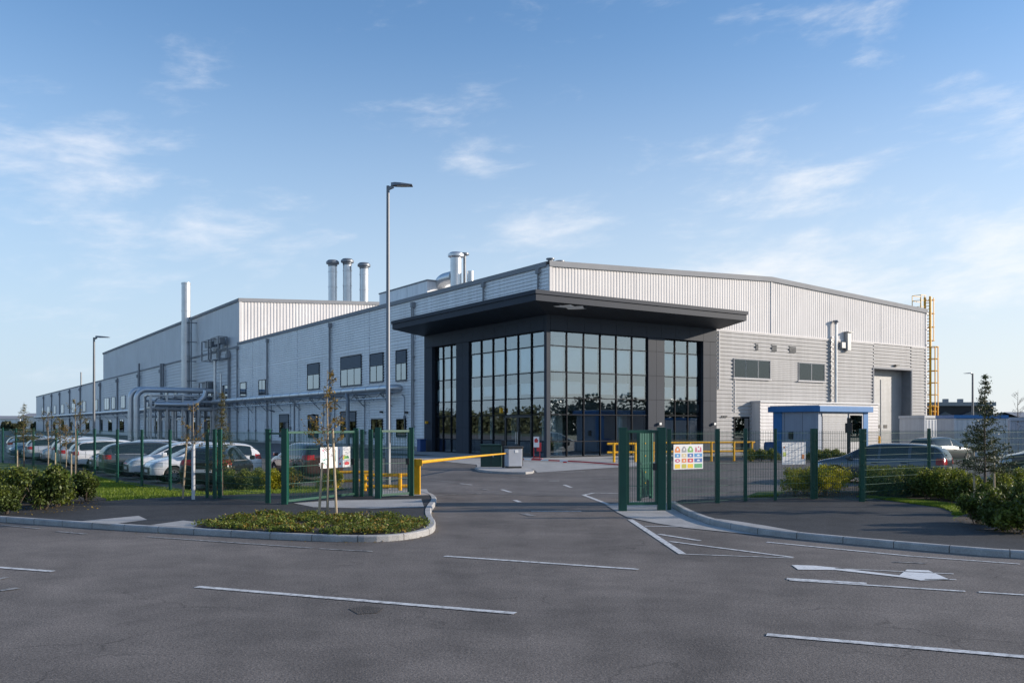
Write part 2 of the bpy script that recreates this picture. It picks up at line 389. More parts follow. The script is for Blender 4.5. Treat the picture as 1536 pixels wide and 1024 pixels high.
MB().poly(ISL[:-1], .125).build('planting_bed', 'soil', kind='structure')
BEDL = [G(u, v, .1) for u, v in ((-60, 778), (60, 772), (150, 763), (160, 748), (120, 738), (0, 735), (-80, 738))]
MB().poly(BEDL, .106).build('planting_bed', 'soil', kind='structure')
BEDR = [G(u, v, .1) for u, v in ((1215, 748), (1300, 745), (1385, 752), (1470, 762), (1415, 784), (1480, 800), (1620, 822), (1700, 760), (1500, 735), (1300, 728), (1180, 735), (1160, 748))]
MB().poly(BEDR, .106).build('planting_bed', 'soil', kind='structure')
BEDM = [(-9.3, 28.2), (-6.5, 26.9), (-5.6, 28.8), (-6.3, 30.2), (-9.4, 31.2), (-10.4, 29.6)]
MB().prism(BEDM, -.02, .09).build('planting_bed', 'soil', kind='structure')
# painted markings
def line(u1, v1, u2, v2, w=.11, m='mark', z=.0085):
    a, b = Vector(G(u1, v1)), Vector(G(u2, v2)); d = (b - a).normalized(); n = Vector((-d.y, d.x)) * w / 2
    MB().poly([a - n, b - n, b + n, a + n], z).build('road_marking', m, kind='structure')
for a in ((295, 880, 773, 920, .12), (667, 834, 958, 854, .11), (1150, 952, 1590, 990, .12), (-70, 846, 80, 857, .11), (945, 779, 1024, 831, .13), (875, 742, 943, 768, .13),
          (1024, 831, 1190, 837, .05), (967, 789, 1022, 790, .09), (1005, 812, 1190, 836, .09), (1150, 813, 1365, 834, .09), (1365, 834, 1530, 846, .07), (1180, 868, 1300, 875, .12), (1184, 870, 1448, 887, .09), (1468, 888, 1560, 894, .08), (988, 801, 1050, 811, .1),
          (876, 742, 892, 739, .1), (892, 739, 928, 740, .1), (690, 725, 708, 727, .1), (752, 734, 766, 738, .12), (772, 750, 780, 753, .14), (823, 721, 839, 721, .1), (846, 727, 857, 731, .12), (807, 708, 878, 707, .1), (797, 767, 872, 767, .1)): line(*a)
for a in ((0, 787, 60, 793, .1), (85, 797, 130, 801, .1), (222, 805, 470, 822, .1), (480, 823, 560, 827, .08), (649, 743, 722, 740, .12), (750, 714, 802, 718, .1), (682, 723, 640, 719, .08), (881, 718, 912, 717, .1), (785, 770, 800, 774, .2), (1340, 843, 1390, 845, .07), (0, 886, 28, 882, .12), (-20, 872, 10, 866, .1), (735, 735, 722, 733, .12)): line(*a, m='markf')
AR = [(938, 184), (1000, 186), (1050, 191), (1215, 211), (1235, 196), (1290, 198), (1345, 222), (1270, 224), (1222, 216), (1050, 197), (955, 196)]
MB().poly([G(640 + x / 1.714, 740 + y / 1.714) for x, y in AR], .0085).build('road_arrow', 'arrow', kind='structure')
line(640 + 1050 / 1.714, 740 + 193 / 1.714, 640 + 1355 / 1.714, 740 + 207 / 1.714, .05); line(640 + 1280 / 1.714, 740 + 221 / 1.714, 640 + 1362 / 1.714, 740 + 222 / 1.714, .05)
M['patch'] = mat('patched_asphalt', (.070, .060, .052), .9, 0, .3, 6, fine=.3, bump=.6)
MB().poly([G(u, v) for u, v in ((523, 913), (548, 908), (575, 912), (566, 919), (537, 921))], .005).build('road_patch', 'patch', kind='structure')

def inside(p, poly):
    c = False; n = len(poly)
    for i in range(n):
        a, b = poly[i], poly[(i + 1) % n]
        if (a[1] > p[1]) != (b[1] > p[1]) and p[0] < (b[0] - a[0]) * (p[1] - a[1]) / (b[1] - a[1]) + a[0]: c = not c
    return c
def scatter(poly, n, avoid=()):
    xs = [p[0] for p in poly]; ys = [p[1] for p in poly]; out = []; k = 0
    while len(out) < n and k < n * 30:
        k += 1; p = (random.uniform(min(xs), max(xs)), random.uniform(min(ys), max(ys)))
        if inside(p, poly) and not any(inside(p, q) for q in avoid): out.append(p)
    return out
def grass(poly, n, z, h, avoid=()):
    b = MB()
    for x, y in scatter(poly, n, avoid):
        a = random.uniform(0, 6.28); w = random.uniform(.006, .013); hh = h * random.uniform(.5, 1.4); l = hh * random.uniform(.1, .7); t = random.uniform(0, 6.28)
        b.add([(x - w * math.cos(a), y - w * math.sin(a), z - .01), (x + w * math.cos(a), y + w * math.sin(a), z - .01), (x + l * math.cos(t), y + l * math.sin(t), z + hh)], [(0, 1, 2)])
    return b.build('grass', 'grass', kind='stuff')
grass([(-8.9, 26.6), (-9.4, 26.05), (-10.87, 24.65), (-12.6, 22.6), (-14, 23), (-16, 25), (-22, 37), (-20, 39.8), (-14.8, 32.8), (-11.1, 28.8)], 36000, .1, .07, (BEDL,))
grass([(9.9, 25.7), (10.4, 24.6), (10.85, 22.2), (10.55, 21.0), (10.2, 20.4), (13.5, 21.4), (13.5, 27), (9, 26.8), (6.8, 25.5)], 24000, .1, .06, (BEDR,))
grass([(-9.3, 26.4), (-6.3, 27.0), (-5.4, 28.9), (-9, 30.8)], 9000, .09, .07)
for nm_, lm_, cnt_, seed_ in (('ground_cover', 'leafm', 2100, 4), ('ground_cover', 'leafb', 420, 6)):
    random.seed(seed_); b = MB()
    for x, y in scatter(ISL[:-1], cnt_):
        e = noise.noise(Vector((x * 1.7, y * 1.7, 3.3))) + .5 * noise.noise(Vector((x * 5, y * 5, 1.3)))
        if math.hypot(x + 3.7, y - 20.0) < .6 and random.random() < .85 or e < -.2: continue
        hh = max(.04, .07 + .12 * e)
        for k in range(9):
            b.leaf((x + random.gauss(0, .07), y + random.gauss(0, .07), .13 + random.random() * hh), random.uniform(.035, .08), random.uniform(.1, 1.5))
    b.build(nm_, lm_, kind='stuff')
# ================================================================== PLANTS
def bush_mesh(seed, r, h, n, size=.07, lobes=10):
    random.seed(seed); b = MB(); st = MB(); L = []
    for i in range(lobes):
        a = random.uniform(0, 6.28); d = r * random.uniform(.0, .75); L.append((d * math.cos(a), d * math.sin(a), h * random.uniform(.28, .85), r * random.uniform(.22, .46)))
    for l in L:
        st.tube([(l[0] * .2, l[1] * .2, -.03), (l[0] * .6, l[1] * .6, l[2] * .5), (l[0], l[1], l[2] + l[3] * .6)], [.012, .009, .004], 5)
    for i in range(n):
        l = random.choice(L); v = Vector((random.gauss(0, 1), random.gauss(0, 1), random.gauss(0, 1))).normalized() * l[3] * random.uniform(.45, 1.12) * (1 + .3 * noise.noise(Vector((i * .01, l[0], l[1]))))
        p = Vector(l[:3]) + v
        if p.z < .02: p.z = random.uniform(.02, .2)
        b.leaf(p, size * random.uniform(.6, 1.3))
    for i in range(26):                                             # shoots standing out of the outline
        l = random.choice(L); a = random.uniform(0, 6.28); p = Vector(l[:3]); q = p + Vector((math.cos(a) * .6, math.sin(a) * .6, random.uniform(.4, 1.2))).normalized() * l[3] * random.uniform(1.15, 1.6)
        st.tube([p, q], [.006, .003], 4)
        for k in range(7): b.leaf(p.lerp(q, .5 + .5 * k / 6), size * .8)
    return st, b
def bush_proto(name, label, cat, seed, r, h, n, leafm, group, size=.07, youngm='leafyg'):
    st, b = bush_mesh(seed, r, h, n, size)
    t = thing(name, label, cat, group=group); st.build('stem', 'bark', t); mi = []
    for f in b.f:
        q = [b.v[i] for i in f]; zc = q[0][2] / h; k = noise.noise(Vector(q[0]) * 3.0)
        mi.append(1 if zc > .55 and random.random() < (zc - .45) * 1.1 + k * .6 else 0)
    fo = b.build('foliage', [leafm, youngm], t); fo.data.polygons.foreach_set('material_index', mi); return t
def place(proto, used, loc, rz, label, sc, override=None):
    if not used[0]:
        used[0] = True; proto.location = loc; proto.rotation_euler = (0, 0, rz); proto.scale = (sc, sc, sc); proto['label'] = label
        return proto
    return dup(proto, loc, rz, label, (sc, sc, sc), override)
pl = bush_proto('shrub', 'x', 'shrub', 11, .66, .95, 4800, 'leafd', 'dark shrubs on the left verge', .085, 'leafm'); ul = [False]
for i, (u, v, sc, lab) in enumerate(((-35, 764, .95, 'dark shrub cut by the left edge of the photo'), (22, 757, .95, 'dark leafy shrub second from the left edge behind the front ones'), (62, 764, 1.12, 'largest rounded dark shrub in front on the left verge'),
        (100, 753, .88, 'dark shrub between the largest left shrub and the end shrub'), (128, 752, .80, 'small twiggy shrub at the right end of the left bed'), (10, 771, .7, 'low shrub closest to the pavement at the far left'), (-75, 756, .9, 'dark shrub just beyond the left edge of the photo'))):
    x, y = G(u, v, .1); place(pl, ul, (x, y, .1), random.uniform(0, 6), lab, sc)
pl2 = bush_proto('shrub', 'x', 'shrub', 77, .7, 1.0, 1700, 'leafm', 'dark shrubs on the left verge', .13, 'leafd')
dup(pl2, (*G(84, 760, .1), .1), 1.0, 'big leaved pale green shrub between the dark ones on the left', (.72,) * 3)
dup(pl2, (*G(40, 752, .1), .1), 2.0, 'big leaved pale shrub at the back of the left bed', (.8,) * 3)
_x, _y = G(1530, 800, .1); pl2.location = (_x, _y, .1); pl2.scale = (.75,) * 3; pl2['label'] = 'big leaved shrub at the right edge nearest the kerb'; pl2['group'] = 'dark shrubs at the right corner'
py = bush_proto('golden_shrub', 'x', 'shrub', 23, .72, .92, 5200, 'leafy', 'golden shrubs by the right fence', .055); uy = [False]
for u, v, sc, lab in ((1190, 744, .85, 'golden shrub below the white notice on the right fence'), (1222, 744, .95, 'golden shrub behind the slender post right of the white notice'), (1255, 739, .98, 'golden shrub in front of the dark estate bonnet')):
    x, y = G(u, v, .1); place(py, uy, (x, y, .1), random.uniform(0, 6), lab, sc)
ph = bush_proto('hedge_shrub', 'x', 'shrub', 31, .78, .92, 5200, 'leafm', 'hedge shrubs along the right fence', .07); uh = [False]
pos = ['at the hedge start by the double green post', 'second from the double green post', 'third from the double green post', 'below the estate car rear door', 'below the estate car tail light', 'left of the slim conifer', 'left foot of the slim conifer', 'right foot of the slim conifer', 'right of the slim conifer behind']
for i, (u, v) in enumerate(((1318, 742), (1342, 745), (1366, 744), (1390, 748), (1414, 750), (1438, 750), (1455, 758), (1500, 752), (1530, 748))):
    x, y = G(u, v, .1); place(ph, uh, (x, y, .1), random.uniform(0, 6), 'mid green hedge shrub ' + pos[i], .82 + .1 * random.random(), {'foliage': M['leafm' if i % 3 else 'leafd']} if i else None)
for i, (u, v) in enumerate(((1306, 739), (1330, 738), (1354, 739), (1378, 741), (1402, 743), (1427, 744))):
    x, y = G(u, v, .1); dup(ph, (x, y, .1), random.uniform(0, 6), 'bright back row hedge shrub ' + ('nearest the double green post', 'below the estate car bonnet', 'below the estate car windscreen', 'below the estate car front door', 'below the estate car rear wheel', 'below the estate car rear bumper')[i], (.85,) * 3, {'foliage': M['leafyg']})
for u, v, lab in ((1206, 741, 'golden shrub in the gap under the white notice edge'), (1240, 743, 'golden shrub between the slender post and the double post')):
    x, y = G(u, v, .1); dup(py, (x, y, .1), random.uniform(0, 6), lab, (.9,) * 3)
for u, v, sc, lab in ((1465, 786, .68, 'low dark shrub nearest the pavement under the slim conifer'), (1508, 796, .82, 'wide dark shrub at the right edge nearest the kerb'), (1550, 790, 1.0, 'large dark shrub cut by the right edge of the photo'), (1490, 772, .75, 'dark shrub just behind the low one at the right')):
    x, y = G(u, v, .1); dup(pl, (x, y, .1), random.uniform(0, 6), lab, (sc, sc, sc))['group'] = 'dark shrubs at the right corner'
pm = ['behind the left double fence post', 'second behind the plain mesh panel', 'third behind the plain mesh panel', 'near the thick gate post', 'behind the wide gate leaf', 'under the scribbled board']
for i, (u, v) in enumerate(((345, 735), (368, 736), (388, 733), (410, 735), (438, 734), (500, 733))):
    x, y = G(u, v, .09); dup(ph, (x, y, .09), random.uniform(0, 6), 'mixed shrub inside the left fence ' + pm[i], (.72,) * 3, {'foliage': M[('leafm', 'leafd', 'leafm', 'leafy', 'leafb', 'leafy')[i]]})['group'] = 'shrubs behind the left fence'
for i, u in enumerate((1126, 1142, 1158, 1226, 1240, 1254)):
    x, y = G(u, 692); dup(ph, (x, y, .05), random.uniform(0, 6), 'low green shrub on the forecourt ' + ('left of the white lean-to', 'below the white lean-to', 'at the kiosk left corner', 'at the kiosk front corner', 'below the kiosk shutter', 'right end below the kiosk window')[i], (.9, .9, .75))['group'] = 'shrubs around the kiosk'

def conifer(name, label, loc, h, r, seed, leafm='leafc', dens=1.0, start=.2, group=None, sparse=1.0):
    random.seed(seed); t = thing(name, label, 'tree', loc, random.uniform(0, 6), group)
    MB().tube([(0, 0, -.05), (.02, 0, h * .5), (0, 0, h)], [.035 * h / 3, .022 * h / 3, .004], 7).build('trunk', 'bark', t, True)
    b = MB(); z = start * h
    while z < h * .985:
        k = 1 - (z / h - start) / (1 - start); rr = r * (k ** 1.15) * random.uniform(.65, 1.15) + .04
        for i in range(int(5 + 2 * k)):
            a = random.uniform(0, 6.28); q = Vector((math.cos(a) * rr, math.sin(a) * rr, z + rr * random.uniform(-.15, .45))); p = Vector((0, 0, z))
            b.tube([p, q], [.008, .003], 4)
            for s in range(int((10 + 90 * rr) * dens)):
                f = random.uniform(.12, 1.02); c = p.lerp(q, f) + Vector((random.gauss(0, .035), random.gauss(0, .035), random.gauss(0, .03)))
                b.leaf(c, random.uniform(.04, .085) * sparse, asp=.32)
        z += h * random.uniform(.028, .05)
    b.build('crown', leafm, t); return t
def sapling(name, label, loc, h, seed, leafm='leafb', leaves=420, bark='barkp', spread=.42, start=.45, group=None, lsize=.06):
    random.seed(seed); t = thing(name, label, 'tree', loc, 0, group); r0 = .018 * h / 3 + .006
    MB().tube([(0, 0, -.05), (.015, .01, h * .4), (-.01, .02, h * .75), (0, 0, h)], [r0 * 1.2, r0, r0 * .6, .004], 8).build('trunk', bark, t, True)
    b = MB(); tips = []
    tw = MB()
    for i in range(int(16 * spread / .42)):
        z = h * random.uniform(start, .93); a = random.uniform(0, 6.28); l = spread * h / 3 * (1.15 - .75 * (z / h - start) / (1 - start)) * random.uniform(.6, 1.2)
        q = Vector((math.cos(a) * l, math.sin(a) * l, z + l * random.uniform(.5, 1.3))); tw.tube([(0, 0, z), (q.x * .5, q.y * .5, z + (q.z - z) * .4), q], [.009, .006, .003], 5); tips.append(((0, 0, z), q))
        for _ in range(2):
            a2 = a + random.uniform(-1, 1); q2 = Vector((q.x * .5, q.y * .5, z + (q.z - z) * .4)) + Vector((math.cos(a2), math.sin(a2), .8)) * l * .45
            tw.tube([(q.x * .5, q.y * .5, z + (q.z - z) * .4), q2], [.005, .003], 4); tips.append(((q.x * .5, q.y * .5, z + (q.z - z) * .4), q2))
    tw.build('branches', 'bark', t, True).name = 'branch'
    for i in range(leaves):
        p, q = random.choice(tips); f = random.uniform(.35, 1.05); c = Vector(p).lerp(q, f) + Vector((random.gauss(0, .03), random.gauss(0, .03), random.gauss(0, .03)))
        b.leaf(c, lsize * random.uniform(.6, 1.3))
    b.build('crown', leafm, t); return t
def stake(loc, h, label, group, m='stake', lean=(0, 0), r=.03):
    b = MB().tube([(0, 0, -.05), (lean[0] * .5, lean[1] * .5, h * .5), (lean[0], lean[1], h)], [r, r * .95, r * .85], 8)
    o = b.build('tree_stake', m, None, True); o.location = loc; return tag(o, label, 'stake', group)
x, y = G(491, 778, .12); sapling('sapling', 'slender yellow leaved sapling in the middle of the island bed', (x, y, .12), 3.3, 5, leaves=560)
for u, h, ln, lab in ((478, 1.25, (.08, 0), 'leaning wooden stake left of the island sapling'), (505, 2.0, (-.1, .05), 'tall wooden stake right of the island sapling')):
    x, y = G(u, 778, .12); stake((x, y, .12), h, lab, 'stakes on the island', lean=ln)
x, y = G(290, 749, .1); sapling('sapling', 'thin brown leaved sapling by the left double fence posts', (x, y, .1), 2.75, 8, leaves=230)
MB().tube([(x, y, .08), (x, y, 1.75)], .05, 10).build('trunk_guard', 'white', None, True)
tag(bpy.data.objects['trunk_guard'], 'white plastic guard tube around the brown sapling trunk', 'tree guard')
x, y = G(274, 748, .1); stake((x, y, .1), 1.7, 'bare leaning stake beside the white trunk guard', None, lean=(.12, 0))
x, y = G(333, 742, .1); conifer('small_conifer', 'narrow olive conifer behind the left double fence posts', (x, y, .1), 3.2, .42, 17, 'leafo', 1.0, .25, sparse=.9)
x, y = G(36, 703, .1); conifer('small_conifer', 'thin spiky conifer at the far left before parked cars', (x, y, .1), 3.2, .72, 19, 'leafo', .5, .42)
sl = ['leftmost of the row before the parked cars', 'second of the row before the parked cars', 'third of the row before the parked cars', 'fourth of the row before the parked cars, near the left lamp post']
for i, (u, v, h, s) in enumerate(((72, 709, 2.7, 21), (90, 712, 2.4, 22), (99, 712, 2.2, 24), (113, 714, 3.2, 23))):
    x, y = G(u, v, .1); sapling('sapling', 'staked sapling ' + sl[i], (x, y, .1), h, s, 'leafo' if i != 2 else 'leafb', 380, group='saplings along the car park', spread=.5)
for i, (u, v) in enumerate(((26, 706), (83, 713), (107, 716))):
    x, y = G(u, v, .1); stake((x, y, .1), .95, 'short pale stake ' + ('left of the thin spiky conifer', 'between two staked saplings', 'nearest the left lamp post')[i], 'stakes along the car park')
x, y = G(1478, 768, .1); conifer('small_conifer', 'slim dark conifer standing in the right hedge', (x, y, .1), 3.3, .72, 41, 'leafc', 1.2, .30)
for du, dl in ((1492, 'right of'), (1462, 'left of')):
    x, y = G(du, 760, .1); stake((x, y, .1), 1.45, 'wooden stake ' + dl + ' the slim dark conifer', 'stakes by the right conifer', lean=(-.03, 0))
X, Y, Z = AT(1527, 640, 62); sapling('bare_tree', 'bare twiggy tree above the container at the right edge', (X, Y, 0), 4.7, 43, 'twig', 160, 'bark', .5, .35)
X, Y, Z = AT(1451, 655, 33); sapling('sapling', 'small leafy sapling beside the rear of the estate car', (X, Y, .05), 1.9, 44, 'leafd', 300, 'stake', .35, .6)

b = MB(); random.seed(61)
for poly, n, z in ((BEDL, 700, .11), (BEDR, 900, .11), (ISL[:-1], 300, .13), (BEDM, 250, .1)):
    for x, y in scatter(poly, n): b.leaf((x, y, z + random.uniform(.004, .02)), random.uniform(.03, .08), random.uniform(1.5, 5))
for k in range(420):                                                # dead leaves and grit blown against the kerbs
    i = random.randrange(len(KL) - 1); f = random.random(); p = Vector(KL[i]).lerp(Vector(KL[i + 1]), f); b.leaf((p.x + random.gauss(0, .05), p.y - abs(random.gauss(0, .16)) - .02, .012), random.uniform(.015, .05), random.uniform(2, 6))
b.build('leaf_litter', 'leafb', kind='stuff')
# ================================================================== FENCES AND GATES
GZ = .09
def fence(name, label, pts, post_at, h, group='green mesh fence runs', pw=.075, pan=True, spacing=.05, wire=.005):
    t = thing(name, label, 'fence', (pts[0][0], pts[0][1], GZ), group=group)
    ox, oy = pts[0]
    for i, p in enumerate(post_at):
        x, y = p[0] - ox, p[1] - oy; w = (p[2] if len(p) > 2 else pw) / 2
        b = MB().box(x - w, x + w, y - w, y + w, -.15, h + .04); b.box(x - w - .006, x + w + .006, y - w - .006, y + w + .006, h + .04, h + .055)
        for zz in (.35, 1.0, 1.65):
            b.box(x - .014, x + .014, y - w - .022, y - w + .01, zz, zz + .04)
        b.build('post', 'green', t, bevel=.006)
    if pan:
        for a, c in zip(pts, pts[1:]):
            b = MB(); a, c = Vector(a), Vector(c); d = c - a; n = max(2, int(d.length / spacing)); dn = d.normalized(); pr = Vector((-dn.y, dn.x)) * .007
            for k in range(1, n):
                q = a + d * k / n - Vector((ox, oy)); b.bar((q.x, q.y, .05), (q.x, q.y, h), wire)
            z = .08
            while z < h:
                for sgn in (-1, 1):
                    q1, q2 = a - Vector((ox, oy)) + pr * sgn, c - Vector((ox, oy)) + pr * sgn; b.bar((q1.x, q1.y, z), (q2.x, q2.y, z), .007)
                z += .2 if spacing > .04 else .6
            b.build('mesh_panel', 'greenw', t)
    return t
lfu = [(322, 748), (255, 737), (213, 732), (176, 725), (142, 715), (115, 711), (84, 706), (50, 700), (24, 695), (4, 692), (-20, 689)]
lfp = [G(u, v, GZ) for u, v in lfu]
fence('mesh_fence', 'long green mesh fence in front of the parked car row', lfp, lfp[1:], 1.9, spacing=.1, wire=.0028)
d0 = G(322, 748, GZ); d1 = G(311, 747, GZ); d2 = G(330, 747, GZ); g1 = G(402, 755, GZ); g2 = G(427, 757, GZ); g3 = G(534, 745, GZ); g4 = G(567, 748, GZ); g5 = G(617, 744, GZ)
fence('mesh_fence', 'short green fence panel between the double posts and the left gate', [d0, g1], [(*d1, .08), (*d0, .09), (*d2, .1)], 1.93)
def gate(name, label, a, c, h, posts=(.12, .12), rail=.065, leaf=True, wires=.06, top=True):
    t = thing(name, label, 'gate', (a[0], a[1], GZ)); A, Cc = Vector((0, 0)), Vector((c[0] - a[0], c[1] - a[1]))
    for p, w in ((A, posts[0]), (Cc, posts[1])):
        if w:
            b = MB().box(p.x - w / 2, p.x + w / 2, p.y - w / 2, p.y + w / 2, -.15, h + .05); b.box(p.x - w / 2 - .008, p.x + w / 2 + .008, p.y - w / 2 - .008, p.y + w / 2 + .008, h + .05, h + .065)
            b.build('post', 'green', t, bevel=.008)
    d = Cc.normalized(); p0 = A + d * (posts[0] / 2 + .03); p1 = Cc - d * (posts[1] / 2 + .03)
    b = MB()
    zs = [(.1), (h - .04)]
    for z in zs: b.bar((p0.x, p0.y, z), (p1.x, p1.y, z), rail, rail)
    for p in (p0, p1): b.bar((p.x, p.y, .075), (p.x, p.y, h - .015), rail, rail)
    b.build('leaf_frame', 'green', t, bevel=.005)
    b = MB(); n = int((p1 - p0).length / wires)
    for k in range(1, n):
        q = p0.lerp(p1, k / n); b.bar((q.x, q.y, .1), (q.x, q.y, h - .05), .010)
    for z in (.55, 1.0, 1.45): b.bar((p0.x, p0.y, z), (p1.x, p1.y, z), .012)
    b.build('mesh_infill', 'greenw', t)
    q = p1 - d * .05
    MB().box(q.x - .05, q.x + .05, q.y - .04, q.y + .04, .95, 1.13).build('lock_box', 'black', t, bevel=.006)
    return t
gp = thing('gate_post', 'thick green gate post left of the wide left gate leaf', 'post', (g1[0], g1[1], GZ))
b = MB().box(-.06, .06, -.06, .06, -.15, 1.98); b.build('shaft', 'green', gp, bevel=.008); MB().box(-.07, .07, -.07, .07, 1.98, 2.0).build('cap', 'green', gp)
MB().bar((.06, 0, 1.88), (g2[0] - g1[0] - .07, g2[1] - g1[1], 1.88), .05).build('rail', 'green', gp)
gate('swing_gate', 'wide green left gate leaf carrying the scribbled board', g2, g3, 1.95, (.15, .14))
fence('mesh_fence', 'narrow green infill panel right of the scribbled board', [g3, g4], [(*G(556, 744, GZ), .12), (*G(543, 745, GZ), .1)], 1.92)
gate('pedestrian_gate', 'narrow green gate beside the yellow barrier post', g4, g5, 1.97, (.16, .14))
r1 = G(934, 761, GZ); r2 = G(992, 760, GZ)
gate('pedestrian_gate', 'narrow green right gate beside the drive', r1, r2, 1.98, (.2, .2), .075)
rb = thing('open_gate_leaf', 'green slatted gate leaf swung open behind the right gate', 'gate', (*G(958, 753, GZ), GZ), R(64))
b = MB()
for z in (.1, 1.0, 1.88): b.box(0, 1.15, -.025, .025, z, z + .06)
for x in (0, 1.1): b.box(x - .03, x + .09, -.05, .05, .03, 1.97)
b.build('leaf_frame', 'green', rb, bevel=.005)
b = MB()
for k in range(9): b.box(.07 + k * .113, .175 + k * .113, -.012 + .004 * (k % 2), .012 + .004 * (k % 2), .16, 1.88)
b.build('slat_infill', 'green', rb)
b = MB()
for z in (.5, .8, 1.25, 1.6):
    for x in (.02, .5): b.lathe((x, -.04, z), [(.0, 0), (.022, 0), (.022, .02), (0, .02)], 8, 'y')
b.build('bolt', 'yellow', rb)
rp = [r2] + [G(u, v, GZ) for u, v in ((1076, 755), (1118, 752), (1163, 751), (1219, 749), (1293, 753))]
e1 = (rp[-1][0] + 2.67, rp[-1][1] + 1.78); e2 = (rp[-1][0] + 7.42, rp[-1][1] + 4.96); e3 = (rp[-1][0] + 12, rp[-1][1] + 8)
fence('mesh_fence', 'green mesh fence between right gate and right double post', rp, [(rp[0][0] + .22, rp[0][1] + .12, .1), (*rp[1], .11), (*rp[2], .09), (*rp[3], .075), (*rp[4], .11), (rp[4][0] + .12, rp[4][1] + .1, .09), (*rp[5], .12), (rp[5][0] + .16, rp[5][1] + .25, .1)], 1.95, wire=.0068)
fence('mesh_fence', 'green mesh fence in front of the dark estate car', [rp[-1], e1, e2, e3], [e1, e2, e3], 1.95, wire=.006)
# signs on the fences
def sign(name, label, u0, u1, v0, v1, A, B, off=.06):
    """flat board hung on the camera side of the fence line A-B"""
    d = (Vector(B) - Vector(A)).normalized(); nrm = Vector((d.y, -d.x))
    def hit(u):
        k = (u - CX) / F; s = (k * A[1] - A[0]) / (d.x - k * d.y); return s
    s0, s1 = hit(u0), hit(u1); Ym = A[1] + d.y * (s0 + s1) / 2
    z1, z0 = CAMH + (YH - v0) / F * Ym, CAMH + (YH - v1) / F * Ym
    p = Vector(A) + d * s0 + nrm * off
    t = thing(name, label, 'sign', (p.x, p.y, z0), math.atan2(d.y, d.x)); w, h = s1 - s0, z1 - z0
    MB().box(0, w, -.004, .004, 0, h).build('board', 'sign', t)
    return t, w, h
def flatpoly(b, pts, y=-.006): b.add([(x, y, z) for x, z in pts], [tuple(range(len(pts)))])
def cm(name, c): return mat('ink_' + name, c, .55, 0, .04, 6)
INK = dict(orange=cm('orange', (.72, .22, .05)), grey=cm('grey', (.30, .31, .35)), green=cm('green', (.16, .42, .08)), pink=cm('pink', (.55, .12, .22)), blue=cm('blue', (.06, .28, .58)), navy=cm('navy', (.05, .15, .42)), red=cm('red', (.60, .05, .07)),
           yellow=cm('yellow', (.80, .52, .02)), olive=cm('olive', (.48, .45, .06)), leaf=cm('leaf', (.09, .38, .16)), tan=cm('tan', (.62, .52, .30)), brown=cm('brown', (.40, .14, .05)), teal=cm('teal', (.05, .30, .26)), lime=cm('lime', (.55, .62, .15)), white=M['sign'])
sg, w, h = sign('safety_sign', 'colourful site safety board with pictogram grid on the right gate fence', 1008, 1052, 666, 703, rp[0], rp[1])
cell = {(0, 0): 'yellow', (1, 0): 'olive', (2, 0): 'yellow', (3, 0): 'leaf', (0, 1): 'pink', (1, 1): 'orange', (2, 1): 'red', (3, 1): 'navy', (0, 2): 'blue', (1, 2): 'tan', (2, 2): 'navy', (3, 2): 'blue', (0, 3): 'orange', (1, 3): 'grey', (2, 3): 'green', (3, 3): 'pink'}
xs = [(.04, .22), (.27, .43), (.47, .66), (.70, .97)]; zs = [(.04, .21), (.27, .43), (.48, .63), (.68, .93)]
for (i, j), c in cell.items():
    x0, x1 = (k * w for k in xs[i]); z0, z1 = (k * h for k in zs[j]); b = MB(); cx, cz, rw, rh = (x0 + x1) / 2, (z0 + z1) / 2, (x1 - x0) / 2, (z1 - z0) / 2
    if j == 3 and i < 3: flatpoly(b, [(cx - rw, cz - rh), (cx + rw, cz - rh), (cx + rw, cz - rh * .1), (cx + rw * .35, cz + rh * .9), (cx - rw * .35, cz + rh * .9), (cx - rw, cz - rh * .1)])
    elif j == 3:
        for q in (-.6, .05, .6): flatpoly(b, [(cx + q * rw - rw * .25, cz - rh), (cx + q * rw + rw * .28, cz - rh), (cx + q * rw + rw * .15, cz + rh * .9 - abs(q) * rh * .5), (cx + q * rw - rw * .1, cz + rh * .9 - abs(q) * rh * .5)])
    elif (i, j) == (0, 1): flatpoly(b, [(cx + rw * math.cos(a * PI / 6), cz + rh * math.sin(a * PI / 6)) for a in range(12)])
    else: flatpoly(b, [(x0, z0), (x1, z0), (x1, z1), (x0, z1)])
    b.build('pictogram', INK[c], sg)
    if j in (1, 2, 3):
        b = MB(); flatpoly(b, [(cx - rw * .35, cz - rh * .4), (cx + rw * .3, cz - rh * .45), (cx + rw * .38, cz + rh * .1), (cx + rw * .05, cz + rh * .45), (cx - rw * .3, cz + rh * .2)], -.008); b.build('symbol', 'sign', sg)
sg, w, h = sign('notice_board', 'white printed notice with small orange square on the right fence', 1171, 1206, 663, 696, rp[3], rp[4])
b = MB()
for k, (x0, x1, z) in enumerate(((.06, .9, .93), (.2, .93, .74), (.3, .9, .64), (.38, .62, .53), (.2, .6, .38), (.35, .9, .25), (.1, .55, .15), (.08, .3, .66))):
    n = 9
    for q in range(n):
        a = x0 + (x1 - x0) * q / n; flatpoly(b, [(a * w, z * h), ((a + (x1 - x0) / n * .7) * w, z * h), ((a + (x1 - x0) / n * .7) * w, (z + .025) * h), (a * w, (z + .025) * h)])
b.build('printed_text', INK['grey'], sg)
for c, x0, x1, z0, z1 in (('brown', .83, .95, .24, .45), ('brown', .06, .12, .74, .82), ('lime', .04, .17, .37, .56)):
    b = MB(); flatpoly(b, [(x0 * w, z0 * h), (x1 * w, z0 * h), (x1 * w, z1 * h), (x0 * w, z1 * h)], -.007); b.build('pictogram', INK[c], sg)
sg, w, h = sign('picture_board', 'white board with scribbled red and green drawings on the left gate', 478, 523, 670, 701, g2, g3)
random.seed(3)
